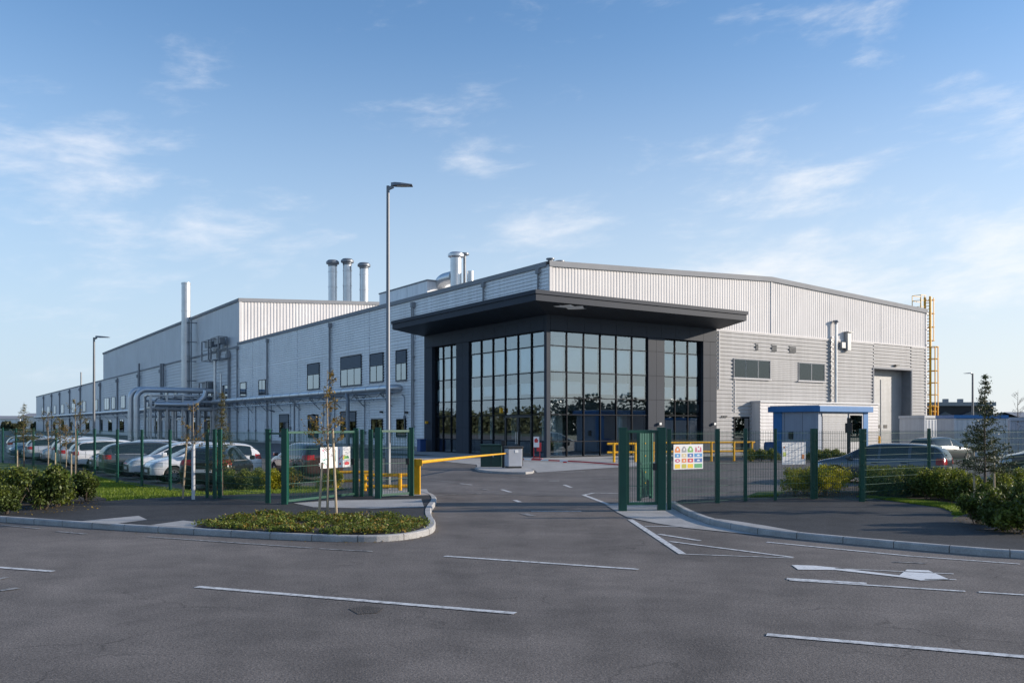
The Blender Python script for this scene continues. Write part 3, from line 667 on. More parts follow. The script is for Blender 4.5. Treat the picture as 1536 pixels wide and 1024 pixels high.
def stroke(b, pts, r):
    for p, q in zip(pts, pts[1:]):
        d = Vector((q[0] - p[0], q[1] - p[1])); n = Vector((-d.y, d.x)).normalized() * r; flatpoly(b, [(p[0] * w - n.x, p[1] * h - n.y), (q[0] * w - n.x, q[1] * h - n.y), (q[0] * w + n.x, q[1] * h + n.y), (p[0] * w + n.x, p[1] * h + n.y)])
b = MB(); stroke(b, [(.05, .45), (.1, .38), (.16, .42), (.24, .43)], .012); stroke(b, [(.05, .3), (.14, .25), (.2, .15)], .01); stroke(b, [(.14, .8), (.15, .5), (.12, .35)], .01); stroke(b, [(.48, .9), (.5, .7), (.49, .3)], .012); b.build('drawing', INK['teal'], sg)
b = MB(); stroke(b, [(.1, .92), (.13, .75), (.15, .68)], .012); stroke(b, [(.34, .68), (.38, .6), (.36, .55)], .02); stroke(b, [(.4, .5), (.45, .4), (.52, .36)], .01); stroke(b, [(.77, .82), (.88, .86), (.94, .84)], .008); stroke(b, [(.82, .72), (.88, .72)], .014); b.build('drawing', INK['grey'], sg)
b = MB(); stroke(b, [(.62, .9), (.61, .5), (.62, .3)], .012); stroke(b, [(.6, .4), (.68, .5), (.75, .6)], .014); stroke(b, [(.07, .9), (.09, .8)], .02); stroke(b, [(.06, .2), (.1, .18)], .02)
for _ in range(18): x0, z0 = random.uniform(.03, .5), random.uniform(.05, .9); stroke(b, [(x0, z0), (x0 + .03, z0 + random.uniform(-.04, .04))], .008)
b.build('drawing', INK['pink'], sg)
for c, pts in (('red', [(.8, .1), (.95, .12), (.97, .22), (.88, .28), (.79, .22)]), ('red', [(.62, .12), (.68, .14), (.66, .24), (.61, .22)]), ('yellow', [(.72, .38), (.77, .38), (.8, .6), (.77, .6)]), ('green', [(.78, .4), (.95, .42), (.93, .54), (.8, .56)]), ('teal', [(.84, .44), (.96, .46), (.9, .57)])):
    b = MB(); flatpoly(b, [(x * w, z * h) for x, z in pts], -.007); b.build('drawing', INK[c], sg)

# ================================================================== THE PLANT
def local_thing(name, label, cat, group=None): return thing(name, label, cat, (O[0], O[1], 0), TH, group)
PROF = ((0, 0), (.30, 0), (.42, 1), (.82, 1), (.94, 0))            # trapezoid: fraction of pitch, fraction of depth
def ribs(side, a0, a1, z0, z1, pitch=.25, depth=.055, off=0.0, vertical=False, top=None, b=None):
    """side 'x': sheet in the plane x=off facing -x, a = y; side 'y': plane y=off facing -y, a = x"""
    b = b or MB()
    def pt(a, z, d): return (off - d, a, z) if side == 'x' else (a, off - d, z)
    lo, hi = (a0, a1) if vertical else (z0, z1); seq = []; k = 0
    while True:
        done = False
        for f, d in PROF:
            s = lo + (k + f) * pitch
            if s >= hi: seq.append((hi, 0)); done = True; break
            seq.append((s, d * depth))
        if done: break
        k += 1
    vs = []
    for s, d in seq:
        if vertical: vs += [pt(s, z0, d), pt(s, top(s) if top else z1, d)]
        else: vs += [pt(a0, s, d), pt(a1, s, d)]
    fl = (side == 'x') != vertical
    fs = [(2 * i, 2 * i + 1, 2 * i + 3, 2 * i + 2) if not fl else (2 * i + 2, 2 * i + 3, 2 * i + 1, 2 * i) for i in range(len(seq) - 1)]
    return b.add(vs, fs)
EZ, RX, RZ, W = 13.05, 22.4, 14.05, 44.6
def gtop(x): return EZ + (RZ - EZ) * (x / RX if x < RX else (W - x) / (W - RX))
YB = 71.0
hall = local_thing('factory_hall', 'silver clad front factory hall with shallow gable and horizontal ribbed side wall', 'factory')
b = ribs('x', 16.0, YB, 0, 9.6); ribs('x', 0.10, YB, 9.6, EZ, b=b); b.build('side_wall', 'clad', hall)
ribs('y', .12, W, 9.62, 20, .27, .022, vertical=True, top=gtop).build('gable_wall', 'cladw', hall)
DX0, DX1, DZ = 36.25, 42.1, 7.3
b = ribs('y', 14.9, DX0, 0, 9.6, .3, .06); ribs('y', DX1, W, 0, 9.6, .3, .06, b=b); ribs('y', DX0, DX1, DZ, 9.6, .3, .06, b=b)
b.build('lower_gable_wall', 'cladl', hall)
b = MB().add([(0, 0, EZ), (RX, 0, RZ), (RX, YB, RZ), (0, YB, EZ), (W, 0, EZ), (W, YB, EZ)], [(0, 1, 2, 3), (1, 4, 5, 2)]); b.add([(W, 0, 0), (W, YB, 0), (W, YB, EZ), (W, 0, EZ)], [(0, 1, 2, 3)])
b.add([(W, YB, 0), (0, YB, 0), (0, YB, EZ), (W, YB, EZ)], [(0, 1, 2, 3)]); b.build('roof', 'gut', hall)
b = MB()
for (xa, za), (xb, zb) in (((-.12, EZ - .0), (RX, RZ)), ((RX, RZ), (W + .12, EZ))):
    b.add([(xa, -.13, za - .16), (xb, -.13, zb - .16), (xb, -.13, zb + .22), (xa, -.13, za + .22), (xa, .3, za + .22), (xb, .3, zb + .22), (xa, -.02, za - .16), (xb, -.02, zb - .16)], [(0, 1, 2, 3), (3, 2, 5, 4), (1, 0, 6, 7)])
b.build('gable_flashing', 'gut', hall)
b = MB().box(-.13, .3, .31, YB, EZ - .12, EZ + .22); b.build('eaves_flashing', 'gut', hall)
MB().box(-.07, .16, -.075, .1, 9.6, EZ - .17).build('corner_trim', 'cladw', hall); MB().box(W - .14, W + .06, -.075, .2, 0, EZ - .17).build('corner_trim', 'cladw', hall); MB().box(14.98, W - .15, -.06, 0, 9.55, 9.66).build('string_flashing', 'cladw', hall); MB().box(RX - .08, RX + .08, -.07, 0, 9.67, RZ - .17).build('ridge_trim', 'cladw', hall)
for y in (19.7, 38.3, 58.3, 70.7):
    b = MB().tube([(-.16, y, .1), (-.16, y, EZ - .75)], .07, 8); b.tube([(-.16, y + .28, .1), (-.16, y + .28, EZ - .75)], .045, 8)
    b.box(-.32, -.04, y - .2, y + .2, EZ - .75, EZ - .3)
    for z in (2, 4, 6, 8, 10): b.box(-.25, -.02, y - .1, y + .1, z, z + .06)
    b.build('downpipe', 'gut', hall, True)
for y in (8.3, 1.2):
    b = MB().tube([(-.14, y, 10.7), (-.14, y, EZ - .2)], .07, 8); b.box(-.26, -.04, y - .16, y + .16, EZ - .5, EZ - .15); b.build('downpipe', 'gut', hall, True)
MB().lathe((.7, .9, EZ + .1), [(.0, .5), (.3, .5), (.3, .42), (.18, .4), (.18, 0)], 14).build('roof_vent', 'steel', hall, True)
MB().lathe((1.6, 1.0, EZ + .12), [(.0, .42), (.34, .42), (.34, .34), (.2, .32), (.2, 0)], 14).build('roof_vent', 'steel', hall, True)
def side_window(par, y0, y1, z0, z1, louvre=.0, panes=2, lam='louv'):
    b = MB(); f = .07; x0, x1 = -.12, .0; zt = z1 - louvre * (z1 - z0)
    b.box(x0, x1, y0, y1, z0, z0 + f); b.box(x0, x1, y0, y1, z1 - f, z1); b.box(x0, x1, y0, y0 + f, z0 + f, z1 - f); b.box(x0, x1, y1 - f, y1, z0 + f, z1 - f)
    if louvre: b.box(x0 + .01, x1, y0 + f, y1 - f, zt - f, zt)
    zp = zt - f if louvre else z1 - f
    for k in range(1, panes):
        y = y0 + (y1 - y0) * k / panes; b.box(x0 + .015, x1, y - .03, y + .03, z0 + f, zp)
    w = b.build('window', 'mull', par)
    MB().box(-.085, -.075, y0 + f, y1 - f, z0 + f, zp).build('pane', 'winglass', w)
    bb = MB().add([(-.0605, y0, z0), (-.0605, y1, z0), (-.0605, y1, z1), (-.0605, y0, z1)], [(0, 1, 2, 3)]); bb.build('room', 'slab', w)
    for k in range(panes):
        if (int(y0 * 7) + k) % 3 and louvre and z0 > 4:
            ya = y0 + (y1 - y0) * k / panes + .06; yb2 = y0 + (y1 - y0) * (k + 1) / panes - .06; MB().add([(-.0625, ya, z0 + .1), (-.0625, yb2, z0 + .1), (-.0625, yb2, zp - .05), (-.0625, ya, zp - .05)], [(0, 1, 2, 3)]).build('blind', 'blind', w)
    MB().box(-.16, -.02, y0 - .06, y1 + .06, z0 - .06, z0 - .003).build('sill', 'gut', w)
    if louvre:
        l = MB(); n = max(3, int((z1 - f - zt) / .13))
        for k in range(n):
            z = zt + (z1 - f - zt) * k / n; l.add([(-.115, y0 + f, z), (-.115, y1 - f, z), (-.075, y1 - f, z + .12), (-.075, y0 + f, z + .12)], [(0, 1, 2, 3)])
        l.build('louvre', lam, w)
for u0, u1, v0, v1, lv, pn in ((462, 480, 546, 583, .42, 2), (512, 543, 536, 577, .42, 3), (556, 576, 531, 572, .42, 2), (595, 611, 526, 570, .42, 2), (389, 399, 570, 591, 0, 2), (361, 370, 574, 594, 0, 1), (335, 343, 578, 597, 0, 1),
                         (596, 610, 628, 655, 0, 1), (558, 575, 628, 656, 0, 2), (512, 535, 617, 655, .38, 2), (463, 478, 622, 656, .25, 1), (420, 434, 621, 655, .35, 2)):
    ya, za = FL(u0, v0); yb, zb = FL(u1, v1); side_window(hall, min(ya, yb), max(ya, yb), (zb + FL(u0, v1)[1]) / 2 if v1 > 640 else zb, za, lv, pn)
for u0, u1 in ((388, 398), (361, 368)):
    ya, yb = FL(u1, 640)[0], FL(u0, 640)[0]; b = MB().box(-.08, 0, ya, yb, .1, 2.6); d = b.build('door', 'clad', hall); MB().box(-.11, -.08, ya + .15, ya + .22, 1.0, 1.2).build('handle', 'black', d)
for y, z in ((43, 3.2), (34, 3.1), (26, 3.3), (21, 3.2)):
    MB().box(-.3, -.03, y - .12, y + .12, z, z + .18).build('wall_lamp', 'black', hall)
for y, z0, z1, r in ((24.2, .1, 5, .04), (29.8, .1, 4.6, .05), (37.2, .1, 5, .05), (40.2, 2, 4.8, .04), (47.5, .1, 4.4, .05), (50.3, .5, 4.7, .04), (57, .1, 5, .06), (63, .1, 5, .06), (66, .1, 4.2, .05), (21.4, 1.5, 4.6, .04)):
    b = MB().tube([(-.12, y, z0), (-.12, y, z1), (-.12, y + .5, z1 + .3)], r, 6); b.box(-.2, -.02, y - .1, y + .1, z0 + 1.2, z0 + 1.5); b.build('conduit', 'steel', hall, True)
MB().box(-.075, .02, 16.2, YB, -.02, .32).build('plinth', 'concrete', hall); MB().box(15.1, DX0 - .15, -.08, .02, -.02, .3).build('plinth', 'concrete', hall)
for y in (28.9, 48.3, 64.6): MB().box(-.062, -.0, y, y + .05, .33, EZ - .13).build('sheet_lap', 'clad', hall)
for x in (7.6, 14.9, 30.0, 37.4): MB().box(x, x + .04, -.030, -.0, 9.68, gtop(x) - .17).build('sheet_lap', 'cladw', hall)
# gable openings
b = MB(); 
for a, c in ((DX0 - .14, DX0), (DX1, DX1 + .14)): b.box(a, c, -.09, .06, 0, DZ + .14)
b.box(DX0, DX1, -.09, .06, DZ, DZ + .14); b.build('door_surround', 'gut', hall)
b = MB(); RD = .95
b.add([(DX0, .06, 0), (DX0, RD, 0), (DX0, RD, DZ), (DX0, .06, DZ)], [(0, 1, 2, 3)]); b.add([(DX1, .06, 0), (DX1, RD, 0), (DX1, RD, DZ), (DX1, .06, DZ)], [(3, 2, 1, 0)]); b.add([(DX0, .06, DZ), (DX1, .06, DZ), (DX1, RD, DZ), (DX0, RD, DZ)], [(0, 1, 2, 3)])
b.build('door_reveal', 'steel', hall)
d = ribs('y', DX0, DX1, 0, DZ, .12, .02, off=RD).build('roller_door', 'shut', hall)
b = MB()
for q in (1.2, 2.0, 3.0): b.box(DX0 + q, DX0 + q + .5, RD - .05, RD - .023, 1.9, 2.2)
b.build('door_window', 'black', d); MB().box(DX0 + 2.5, DX0 + 2.56, RD - .06, RD - .022, .2, 6.4).build('guide_rail', 'steel', d)
def gable_window(x0, x1, z0, z1, panes, glassy):
    b = MB(); f = .08
    b.box(x0, x1, -.12, 0, z0, z0 + f); b.box(x0, x1, -.12, 0, z1 - f, z1); b.box(x0, x0 + f, -.12, 0, z0 + f, z1 - f); b.box(x1 - f, x1, -.12, 0, z0 + f, z1 - f)
    for k in range(1, panes):
        x = x0 + (x1 - x0) * k / panes; b.box(x - .04, x + .04, -.085, 0, z0 + f, z1 - f)
    w = b.build('window', 'gut', hall); MB().box(x0 + f, x1 - f, -.085, -.075, z0 + f, z1 - f).build('pane', 'matglass', w)
    MB().add([(x0, -.0605, z0), (x1, -.0605, z0), (x1, -.0605, z1), (x0, -.0605, z1)], [(0, 1, 2, 3)]).build('blind', glassy, w)
    MB().box(x0 - .08, x1 + .08, -.17, -.02, z0 - .07, z0 - .003).build('sill', 'cladw', w)
gable_window(17.85, 22.2, 5.9, 7.45, 3, 'shut'); gable_window(25.7, 29.2, 5.9, 7.45, 2, 'shut')
b = ribs('y', 22.25, 25.65, 5.85, 7.5, .15, .025, off=-.062); b.build('infill_panel', 'cladl', hall)
for x, q in ((20.6, .16), (22.7, .3), (25.0, .42)):
    v = MB(); v.box(x - q, x + q, -.085, 0, 8.2, 8.75); o = v.build('wall_vent', 'louv', hall); l = MB()
    for k in range(5): l.box(x - q + .03, x + q - .03, -.105, -.087, 8.23 + k * .1, 8.28 + k * .1)
    l.build('vent_blade', 'mull', o)
b = MB().box(17.9, 19.7, -.09, 0, .1, 2.85); d = b.build('side_door', 'mull', hall); MB().box(18.05, 19.55, -.105, -.092, 1.2, 2.7).build('pane', 'winglass', d); MB().box(19.4, 19.46, -.15, -.092, 1.0, 1.2).build('handle', 'galv', d)
for x in (16.5, 16.75, 17.0): MB().box(x, x + .16, -.10, -.03, 2.78, 2.92).build('wall_socket', 'black', hall)
MB().tube([(16.2, -.1, 5.0), (16.2, -.1, 9.5)], .06, 8).build('downpipe', 'cladw', hall, True)
MB().tube([(18.0, -.09, 3.2), (18.0, -.09, 5.8)], .04, 6).build('conduit', 'cladw', hall, True)
MB().box(42.6, 43.9, -.12, 0, .1, 2.7).build('side_door', 'kiosk', hall)
MB().box(39.3, 39.9, -.3, -.04, 7.65, 7.75).build('wall_lamp', 'black', hall)
# white lean-to
an = local_thing('lean_to', 'low white clad lean-to against the gable behind the blue kiosk', 'lean to')
b = ribs('y', 20.0, 35.6, .1, 4.0, .27, .03, off=-.9); b.add([(20.0, -.9, .1), (20.0, 0, .1), (20.0, 0, 4.0), (20.0, -.9, 4.0)], [(0, 1, 2, 3)]); b.add([(35.6, -.9, .1), (35.6, 0, .1), (35.6, 0, 4.0), (35.6, -.9, 4.0)], [(3, 2, 1, 0)])
b.build('wall', 'cladw', an); MB().box(19.9, 35.7, -1.02, -.05, 4.0, 4.12).build('roof', 'white', an)
# exhaust pole and vent box on the gable
ex = local_thing('exhaust_pipe', 'tall thin exhaust pipe clamped to the gable between windows and roller door', 'exhaust pipe')
MB().tube([(30.4, -.32, 3.9), (30.4, -.32, 10.9)], .12, 12).build('pipe', 'galv', ex, True)
MB().lathe((30.4, -.32, 10.9), [(.0, .32), (.26, .32), (.26, .2), (.14, .12), (.14, 0)], 14).build('cap', 'steel', ex, True)
for k in range(14): MB().box(29.95, 30.35, -.3, -.06, 4.3 + k * .42, 4.34 + k * .42).build('bracket', 'galv', ex)
b = MB().bar((29.95, -.22, 4.1), (29.95, -.22, 9.6), .05); b.build('cable_tray', 'galv', ex)
vb = local_thing('vent_box', 'pale metal vent box beside the exhaust pipe on the gable', 'vent box')
MB().box(31.95, 32.45, -.4, -.05, 8.7, 10.3).build('casing', 'shut', vb, bevel=.02); MB().box(31.3, 31.9, -.3, -.06, 8.9, 9.4).build('duct', 'shut', vb); MB().box(31.85, 32.55, -.55, -.05, 10.3, 10.36).build('hood', 'shut', vb)
# yellow caged ladder
yl = local_thing('caged_ladder', 'tall yellow caged access ladder at the right corner of the factory hall', 'ladder')
lx, ly = 45.05, .1
b = MB()
for s in (-.28, .28): b.bar((lx, ly + s, .1), (lx, ly + s, 14.5), .17, .12)
b.build('stringer', 'yellow', yl)
b = MB()
for k in range(46): b.tube([(lx, ly - .22, .4 + k * .3), (lx, ly + .22, .4 + k * .3)], .03, 6)
b.build('rung', 'yellow', yl)
def cage(cx, z0, z1, r, step, nm, bars=7, w=.05):
    b = MB(); z = z0
    while z <= z1 + .01:
        pts = [(cx + r + r * math.cos(a), ly + r * .95 * math.sin(a), z) for a in [PI * .95 - i * (PI * 1.9) / 14 for i in range(15)]]
        for p, q in zip(pts, pts[1:]): b.bar(p, q, w, .06)
        z += step
    for i in range(bars):
        a = -PI * .85 + i * PI * 1.7 / (bars - 1); x, y = cx + r + r * math.cos(a), ly + r * .95 * math.sin(a); b.bar((x, y, z0), (x, y, z1), w * .7)
    return b.build(nm, 'yellow', yl)
cage(lx - .05, 2.8, 9.7, .66, 1.15, 'safety_cage', 9, .10); cage(lx - .05, 10.3, 14.4, .42, 1.3, 'upper_cage', 6, .07)
b = MB()
for x, y in ((lx - 1.1, ly), (lx - .45, ly), (lx + .3, ly), (lx - 1.1, ly + .9), (lx + .3, ly + .9)): b.bar((x, y, EZ + .1), (x, y, 14.6), .05)
for z in (13.5, 14.1, 14.6):
    b.bar((lx - 1.1, ly, z), (lx - .25, ly, z), .045); b.bar((lx - 1.1, ly + .9, z), (lx + .3, ly + .9, z), .045); b.bar((lx - 1.1, ly, z), (lx - 1.1, ly + .9, z), .045)
b.build('guardrail', 'yellow', yl)
b = MB()
for x in (lx + .1, lx + .65, lx + 1.2): b.bar((x, ly - .3, .1), (x, ly - .3, 4.1), .09)
for z in (2.9, 3.5, 4.05): b.bar((lx + .1, ly - .3, z), (lx + 1.2, ly - .3, z), .07)
b.build('landing_frame', 'yellow', yl)
b = MB()
for k in range(9): b.box(44.55, 45.05, ly - .25, ly - .2, .8 + k * 1.5, .86 + k * 1.5); b.box(44.55, 45.05, ly + .2, ly + .25, .8 + k * 1.5, .86 + k * 1.5)
b.build('standoff', 'galv', yl)
for u, lab in ((1318, 'yellow bollard left of the roller door'), (1373, 'yellow bollard right of the roller door')):
    X, Y, Z = AT(u, 660, 79.5 if u < 1350 else 81)
    t = thing('bollard', lab, 'bollard', (X, Y, 0), 0, 'bollards by the roller door'); MB().tube([(0, 0, 0), (0, 0, 1.12)], .15, 14).build('post', 'yellow', t, True); MB().lathe((0, 0, 1.12), [(.15, 0), (.1, .07), (0, .09)], 14).build('cap', 'yellow', t, True)

# low wing running back
wing = local_thing('low_wing', 'long low grey wing running far back to the left edge', 'factory')
YE = 326.0
b = ribs('x', YB, 182, 0, 12.7, .5, .03, off=.02); b.add([(.02, 182, 0), (.02, 182, 12.7), (.02, YE, 12.7), (.02, YE, 0)], [(3, 2, 1, 0)]); b.build('side_wall', 'cladf', wing)
b = MB().add([(.02, YB, 12.7), (40, YB, 12.7), (40, YE, 12.7), (.02, YE, 12.7)], [(0, 1, 2, 3)]); b.add([(.02, YE, 0), (.02, YE, 12.7), (40, YE, 12.7), (40, YE, 0)], [(0, 1, 2, 3)]); b.build('roof', 'gut', wing)
MB().box(-.1, .25, YB + .02, YE + .1, 12.6, 12.86).build('eaves_flashing', 'gut', wing)
for u in (345, 243, 209, 177, 151, 121, 105, 90, 78, 66):
    y, _ = FL(u, 620); b = MB().box(-.3, -.0, y - .22, y + .22, .1, 12.4); b.box(-.5, 0, y - .5, y + .5, 11.4, 12.0); b.build('downpipe', 'gut', wing)
for u0, u1 in ((182, 188), (168, 173), (157, 164), (143, 147), (125, 129), (108, 113), (92, 96), (81, 84), (71, 75), (63, 66), (248, 252), (262, 266), (313, 318)):
    a, c = FL(u1, 605)[0], FL(u0, 605)[0]; side_window(wing, a, c, 5.9 if u0 > 200 else 5.7, 8.4, 0, 2)
for u0, u1 in ((307, 317), (290, 300), (250, 256), (232, 238), (180, 186), (163, 168), (150, 154), (129, 134), (117, 121), (104, 108), (92, 96), (80, 83), (70, 73)):
    a, c = FL(u1, 645)[0], FL(u0, 645)[0]; side_window(wing, a, c, .7, 3.4, 0, 2)
# tall hall
th = local_thing('tall_hall', 'taller box shaped factory hall rising behind the front hall', 'factory')
TE, TR = 19.0, 20.2; TY = 179.5
def ttop(x): return TE + (TR - TE) * (x / RX if x < RX else (W - x) / (W - RX))
ribs('y', .3, W, 12.4, 20, .45, .05, off=YB + .15, vertical=True, top=ttop).build('gable_wall', 'cladw', th)
ribs('x', YB + .15, TY, 12.6, TE, .5, .035, off=.32, vertical=True).build('side_wall', 'cladf', th)
b = MB().add([(.3, YB + .15, TE), (RX, YB + .15, TR), (RX, TY, TR), (.3, TY, TE), (W, YB + .15, TE), (W, TY, TE)], [(0, 1, 2, 3), (1, 4, 5, 2)]); b.add([(.3, TY, 12), (.3, TY, TE), (W, TY, TE), (W, TY, 12)], [(0, 1, 2, 3)]); b.build('roof', 'gut', th)
b = MB().box(.12, .6, YB + .3, TY + .1, TE - .1, TE + .28); b.build('eaves_flashing', 'gut', th)
b = MB(); b.add([(.1, YB - .02, TE - .2), (RX, YB - .02, TR - .2), (RX, YB - .02, TR + .25), (.1, YB - .02, TE + .28), (.1, YB + .3, TE + .28), (RX, YB + .3, TR + .25)], [(0, 1, 2, 3), (3, 2, 5, 4)]); b.add([(RX, YB - .02, TR - .2), (W, YB - .02, TE - .2), (W, YB - .02, TE + .25), (RX, YB - .02, TR + .25)], [(0, 1, 2, 3)]); b.build('gable_flashing', 'gut', th)
MB().box(.2, .55, YB + .03, YB + .3, 12.5, TE - .2).build('corner_trim', 'cladw', th)
# plant enclosure on the roof
pe = local_thing('roof_plant_enclosure', 'grey panelled plant enclosure on the front hall roof', 'plant enclosure')
px_ = 2.6; y0 = FL(641, 430, px_)[0]; y1 = FL(569, 440, px_)[0]; z1 = FL(641, 421, px_)[1]
b = MB(); n = 5
for k in range(n):
    a = y0 + (y1 - y0) * k / n; b.box(px_, px_ + 5, a + .02, a + (y1 - y0) / n - .02, EZ, z1)
b.build('panel', 'clad', pe); MB().box(px_ - .06, px_ + 5.06, y0 - .06, y1 + .06, z1, z1 + .12).build('coping', 'gut', pe)
# roof flue with swan neck
rf = local_thing('roof_flue', 'polished roof flue with cap and swan neck duct above the canopy', 'flue')
fx = 4.0; fy, ft = FL(684, 378, fx)
MB().tube([(fx, fy, EZ - .2), (fx, fy, ft - .5)], .5, 20).build('flue', 'galv', rf, True)
MB().lathe((fx, fy, ft - .55), [(.5, 0), (.72, .14), (.72, .34), (.5, .5), (0, .55)], 20).build('cap', 'galv', rf, True)
ya = FL(660, 420, fx)[0]
MB().tube([(fx, ya + .5, EZ - .3)] + arc((fx, ya - .9, EZ + .9), 1.4, 0, PI * .5, 8, 'yz') + [(fx, fy + .3, EZ + 2.3)], .55, 16).build('swan_neck', 'galv', rf, True)
fy2, ft2 = FL(697, 384, fx + 1)
MB().tube([(fx + 1, fy2, EZ - .2), (fx + 1, fy2, ft2)], .13, 10).build('vent_pipe', 'steel', rf, True)
MB().lathe((fx + 1, fy2, ft2), [(0, .3), (.4, .25), (.4, .1), (.13, 0)], 12).build('vent_cap', 'steel', rf, True)
MB().tube([(fx + 1, fy2 - 1, EZ - .2), (fx + 1, fy2 - 1, ft2 - 1.5)], .3, 10).build('vent_pipe', 'galv', rf, True)
MB().tube([(fx + 1, fy2 - .3, EZ + 1), (fx + 1, fy - .2, EZ + 1.3)], .2, 8).build('cross_pipe', 'galv', rf, True)
b = MB()
for q in (0, .5, 1.0): b.bar((fx + 1.5, fy2 - 1.5 - q, EZ), (fx + 1.5, fy2 - 1.5 - q, EZ + 1.1), .04)
b.bar((fx + 1.5, fy2 - 1.5, EZ + 1.1), (fx + 1.5, fy2 - 2.5, EZ + 1.1), .04); b.build('guardrail', 'galv', rf)
# three capped stacks behind the tall hall roof
for u, v, lab in ((499, 390, 'left of the three capped steel stacks'), (521, 388, 'middle of the three capped steel stacks'), (546, 394, 'right one of the three capped steel stacks')):
    X, Y, Z = AT(u, v, 134); t = thing('chimney_stack', lab + ' behind the tall hall', 'chimney', (X, Y, 0), 0, 'three capped stacks')
    MB().tube([(0, 0, 12), (0, 0, Z - .9)], .66, 24).build('flue', 'galv', t, True)
    MB().lathe((0, 0, Z - 1.0), [(.66, 0), (.7, .1), (.7, .3), (.98, .42), (.98, .72), (.72, .95), (0, 1.0)], 24).build('cap', 'steel', t, True)
    for z in (Z - 1.9, Z - 4.2): MB().lathe((0, 0, z), [(.66, 0), (.71, .01), (.71, .15), (.66, .16)], 24).build('band', 'galv', t, True)
# single stack on the side wall
sx = -1.3; sy, sz = FL(279, 424, sx)
st = local_thing('chimney_stack', 'single tall uncapped steel stack standing against the grey side wall', 'chimney')
MB().tube([(sx, sy, .1), (sx, sy, sz)], .66, 24, False).build('flue', 'lag', st, True)
for z in (sz - .25, sz - 4.5, sz - 8, sz - 11.5, sz - 15): MB().lathe((sx, sy, z), [(.66, 0), (.71, .01), (.71, .2), (.66, .21)], 24).build('band', 'galv', st, True)
for z in (6, 9, 12, 15, 18): b = MB().bar((sx, sy - .9, z), (.1, sy - .9, z), .14); b.bar((sx, sy, z), (sx, sy - .95, z), .12); b.build('bracket', 'steel', st)
b = MB().bar((sx + .6, sy - .9, 4), (sx + .6, sy - .9, 18.5), .12); b.build('riser', 'steel', st)

# pipe rack running out from the side wall
py_ = 82.0; xo, zp = FR(205, 584, py_)
rk = local_thing('pipe_rack', 'tall pipe rack with bent silver ducts standing out from the side wall', 'pipe rack')
r = .38
for dy, dz, nm in ((0, 0, 'duct'), (1.6, .1, 'duct')):
    xe = xo - (.5 if dy else 0)
    MB().tube([(xe, py_ + dy, .1), (xe, py_ + dy, zp + dz - 1.3)] + [(xe + 1.3 - 1.3 * math.cos(a), py_ + dy, zp + dz - 1.3 + 1.3 * math.sin(a)) for a in [i * PI / 16 for i in range(1, 9)]] + [(-.1, py_ + dy, zp + dz)], r, 16).build(nm, 'lag', rk, True)
    x = xe + 2.5
    while x < -.3: MB().tube([(x, py_ + dy, zp + dz), (x + .12, py_ + dy, zp + dz)], r + .04, 16).build('flange', 'galv', rk, True); x += 2.2
    for z in (1.5, 3.2, 4.8): MB().tube([(xe, py_ + dy, z), (xe, py_ + dy, z + .12)], r + .04, 16).build('flange', 'galv', rk, True)
random.seed(12)
for k in range(26):
    x = xo + 1.2 + k * (abs(xo) - 1.6) / 26; y = py_ - .9 + random.uniform(-.3, 2.6); zt = random.choice((5.4, 5.9, 6.3, 4.6)); rr = random.choice((.08, .1, .13, .2))
    MB().tube([(x, y, .1), (x, y, zt - .4), (x + .12, y, zt - .12), (x + .4, y, zt), (x + random.uniform(2, 5), y, zt)], rr, 10).build('riser_pipe', random.choice(('galv', 'steel', 'lag')), rk, True)
for y, z, rr in ((py_ - .7, 5.5, .22), (py_ + .4, 5.1, .3), (py_ + 1.8, 5.6, .18), (py_ - .9, 4.3, .15), (py_ + 2.2, 3.4, .12)):
    MB().tube([(xo + 1.5, y, z), (-.1, y, z)], rr, 10).build('cross_pipe', random.choice(('galv', 'lag')), rk, True)
for k in range(5):
    x = xo + 1.6 + k * (abs(xo) - 2.2) / 4; b = MB()
    for y in (py_ - 1.2, py_ + 2.6): b.bar((x, y, 0), (x, y, zp - .7), .26, .26)
    for z in (3.0, 4.6, zp - .75): b.bar((x, py_ - 1.2, z), (x, py_ + 2.6, z), .2, .2)
    b.build('frame', 'galv', rk)
b = MB()
for z in (4.5, zp - .8):
    for y in (py_ - 1.2, py_ + 2.6): b.bar((xo + 1.6, y, z), (-.1, y, z), .18, .18)
b.build('rail', 'galv', rk)
xb, _z = FR(300, 610, py_ - 3)
MB().tube([(xb - 6, py_ - 3, 5.0), (xb - 1.2, py_ - 3, 5.0), (xb - .3, py_ - 3, 5.3), (xb + .6, py_ - 3, 6.2), (xb + .8, py_ - 3, 7.0)], .34, 14).build('offset_duct', 'lag', rk, True)
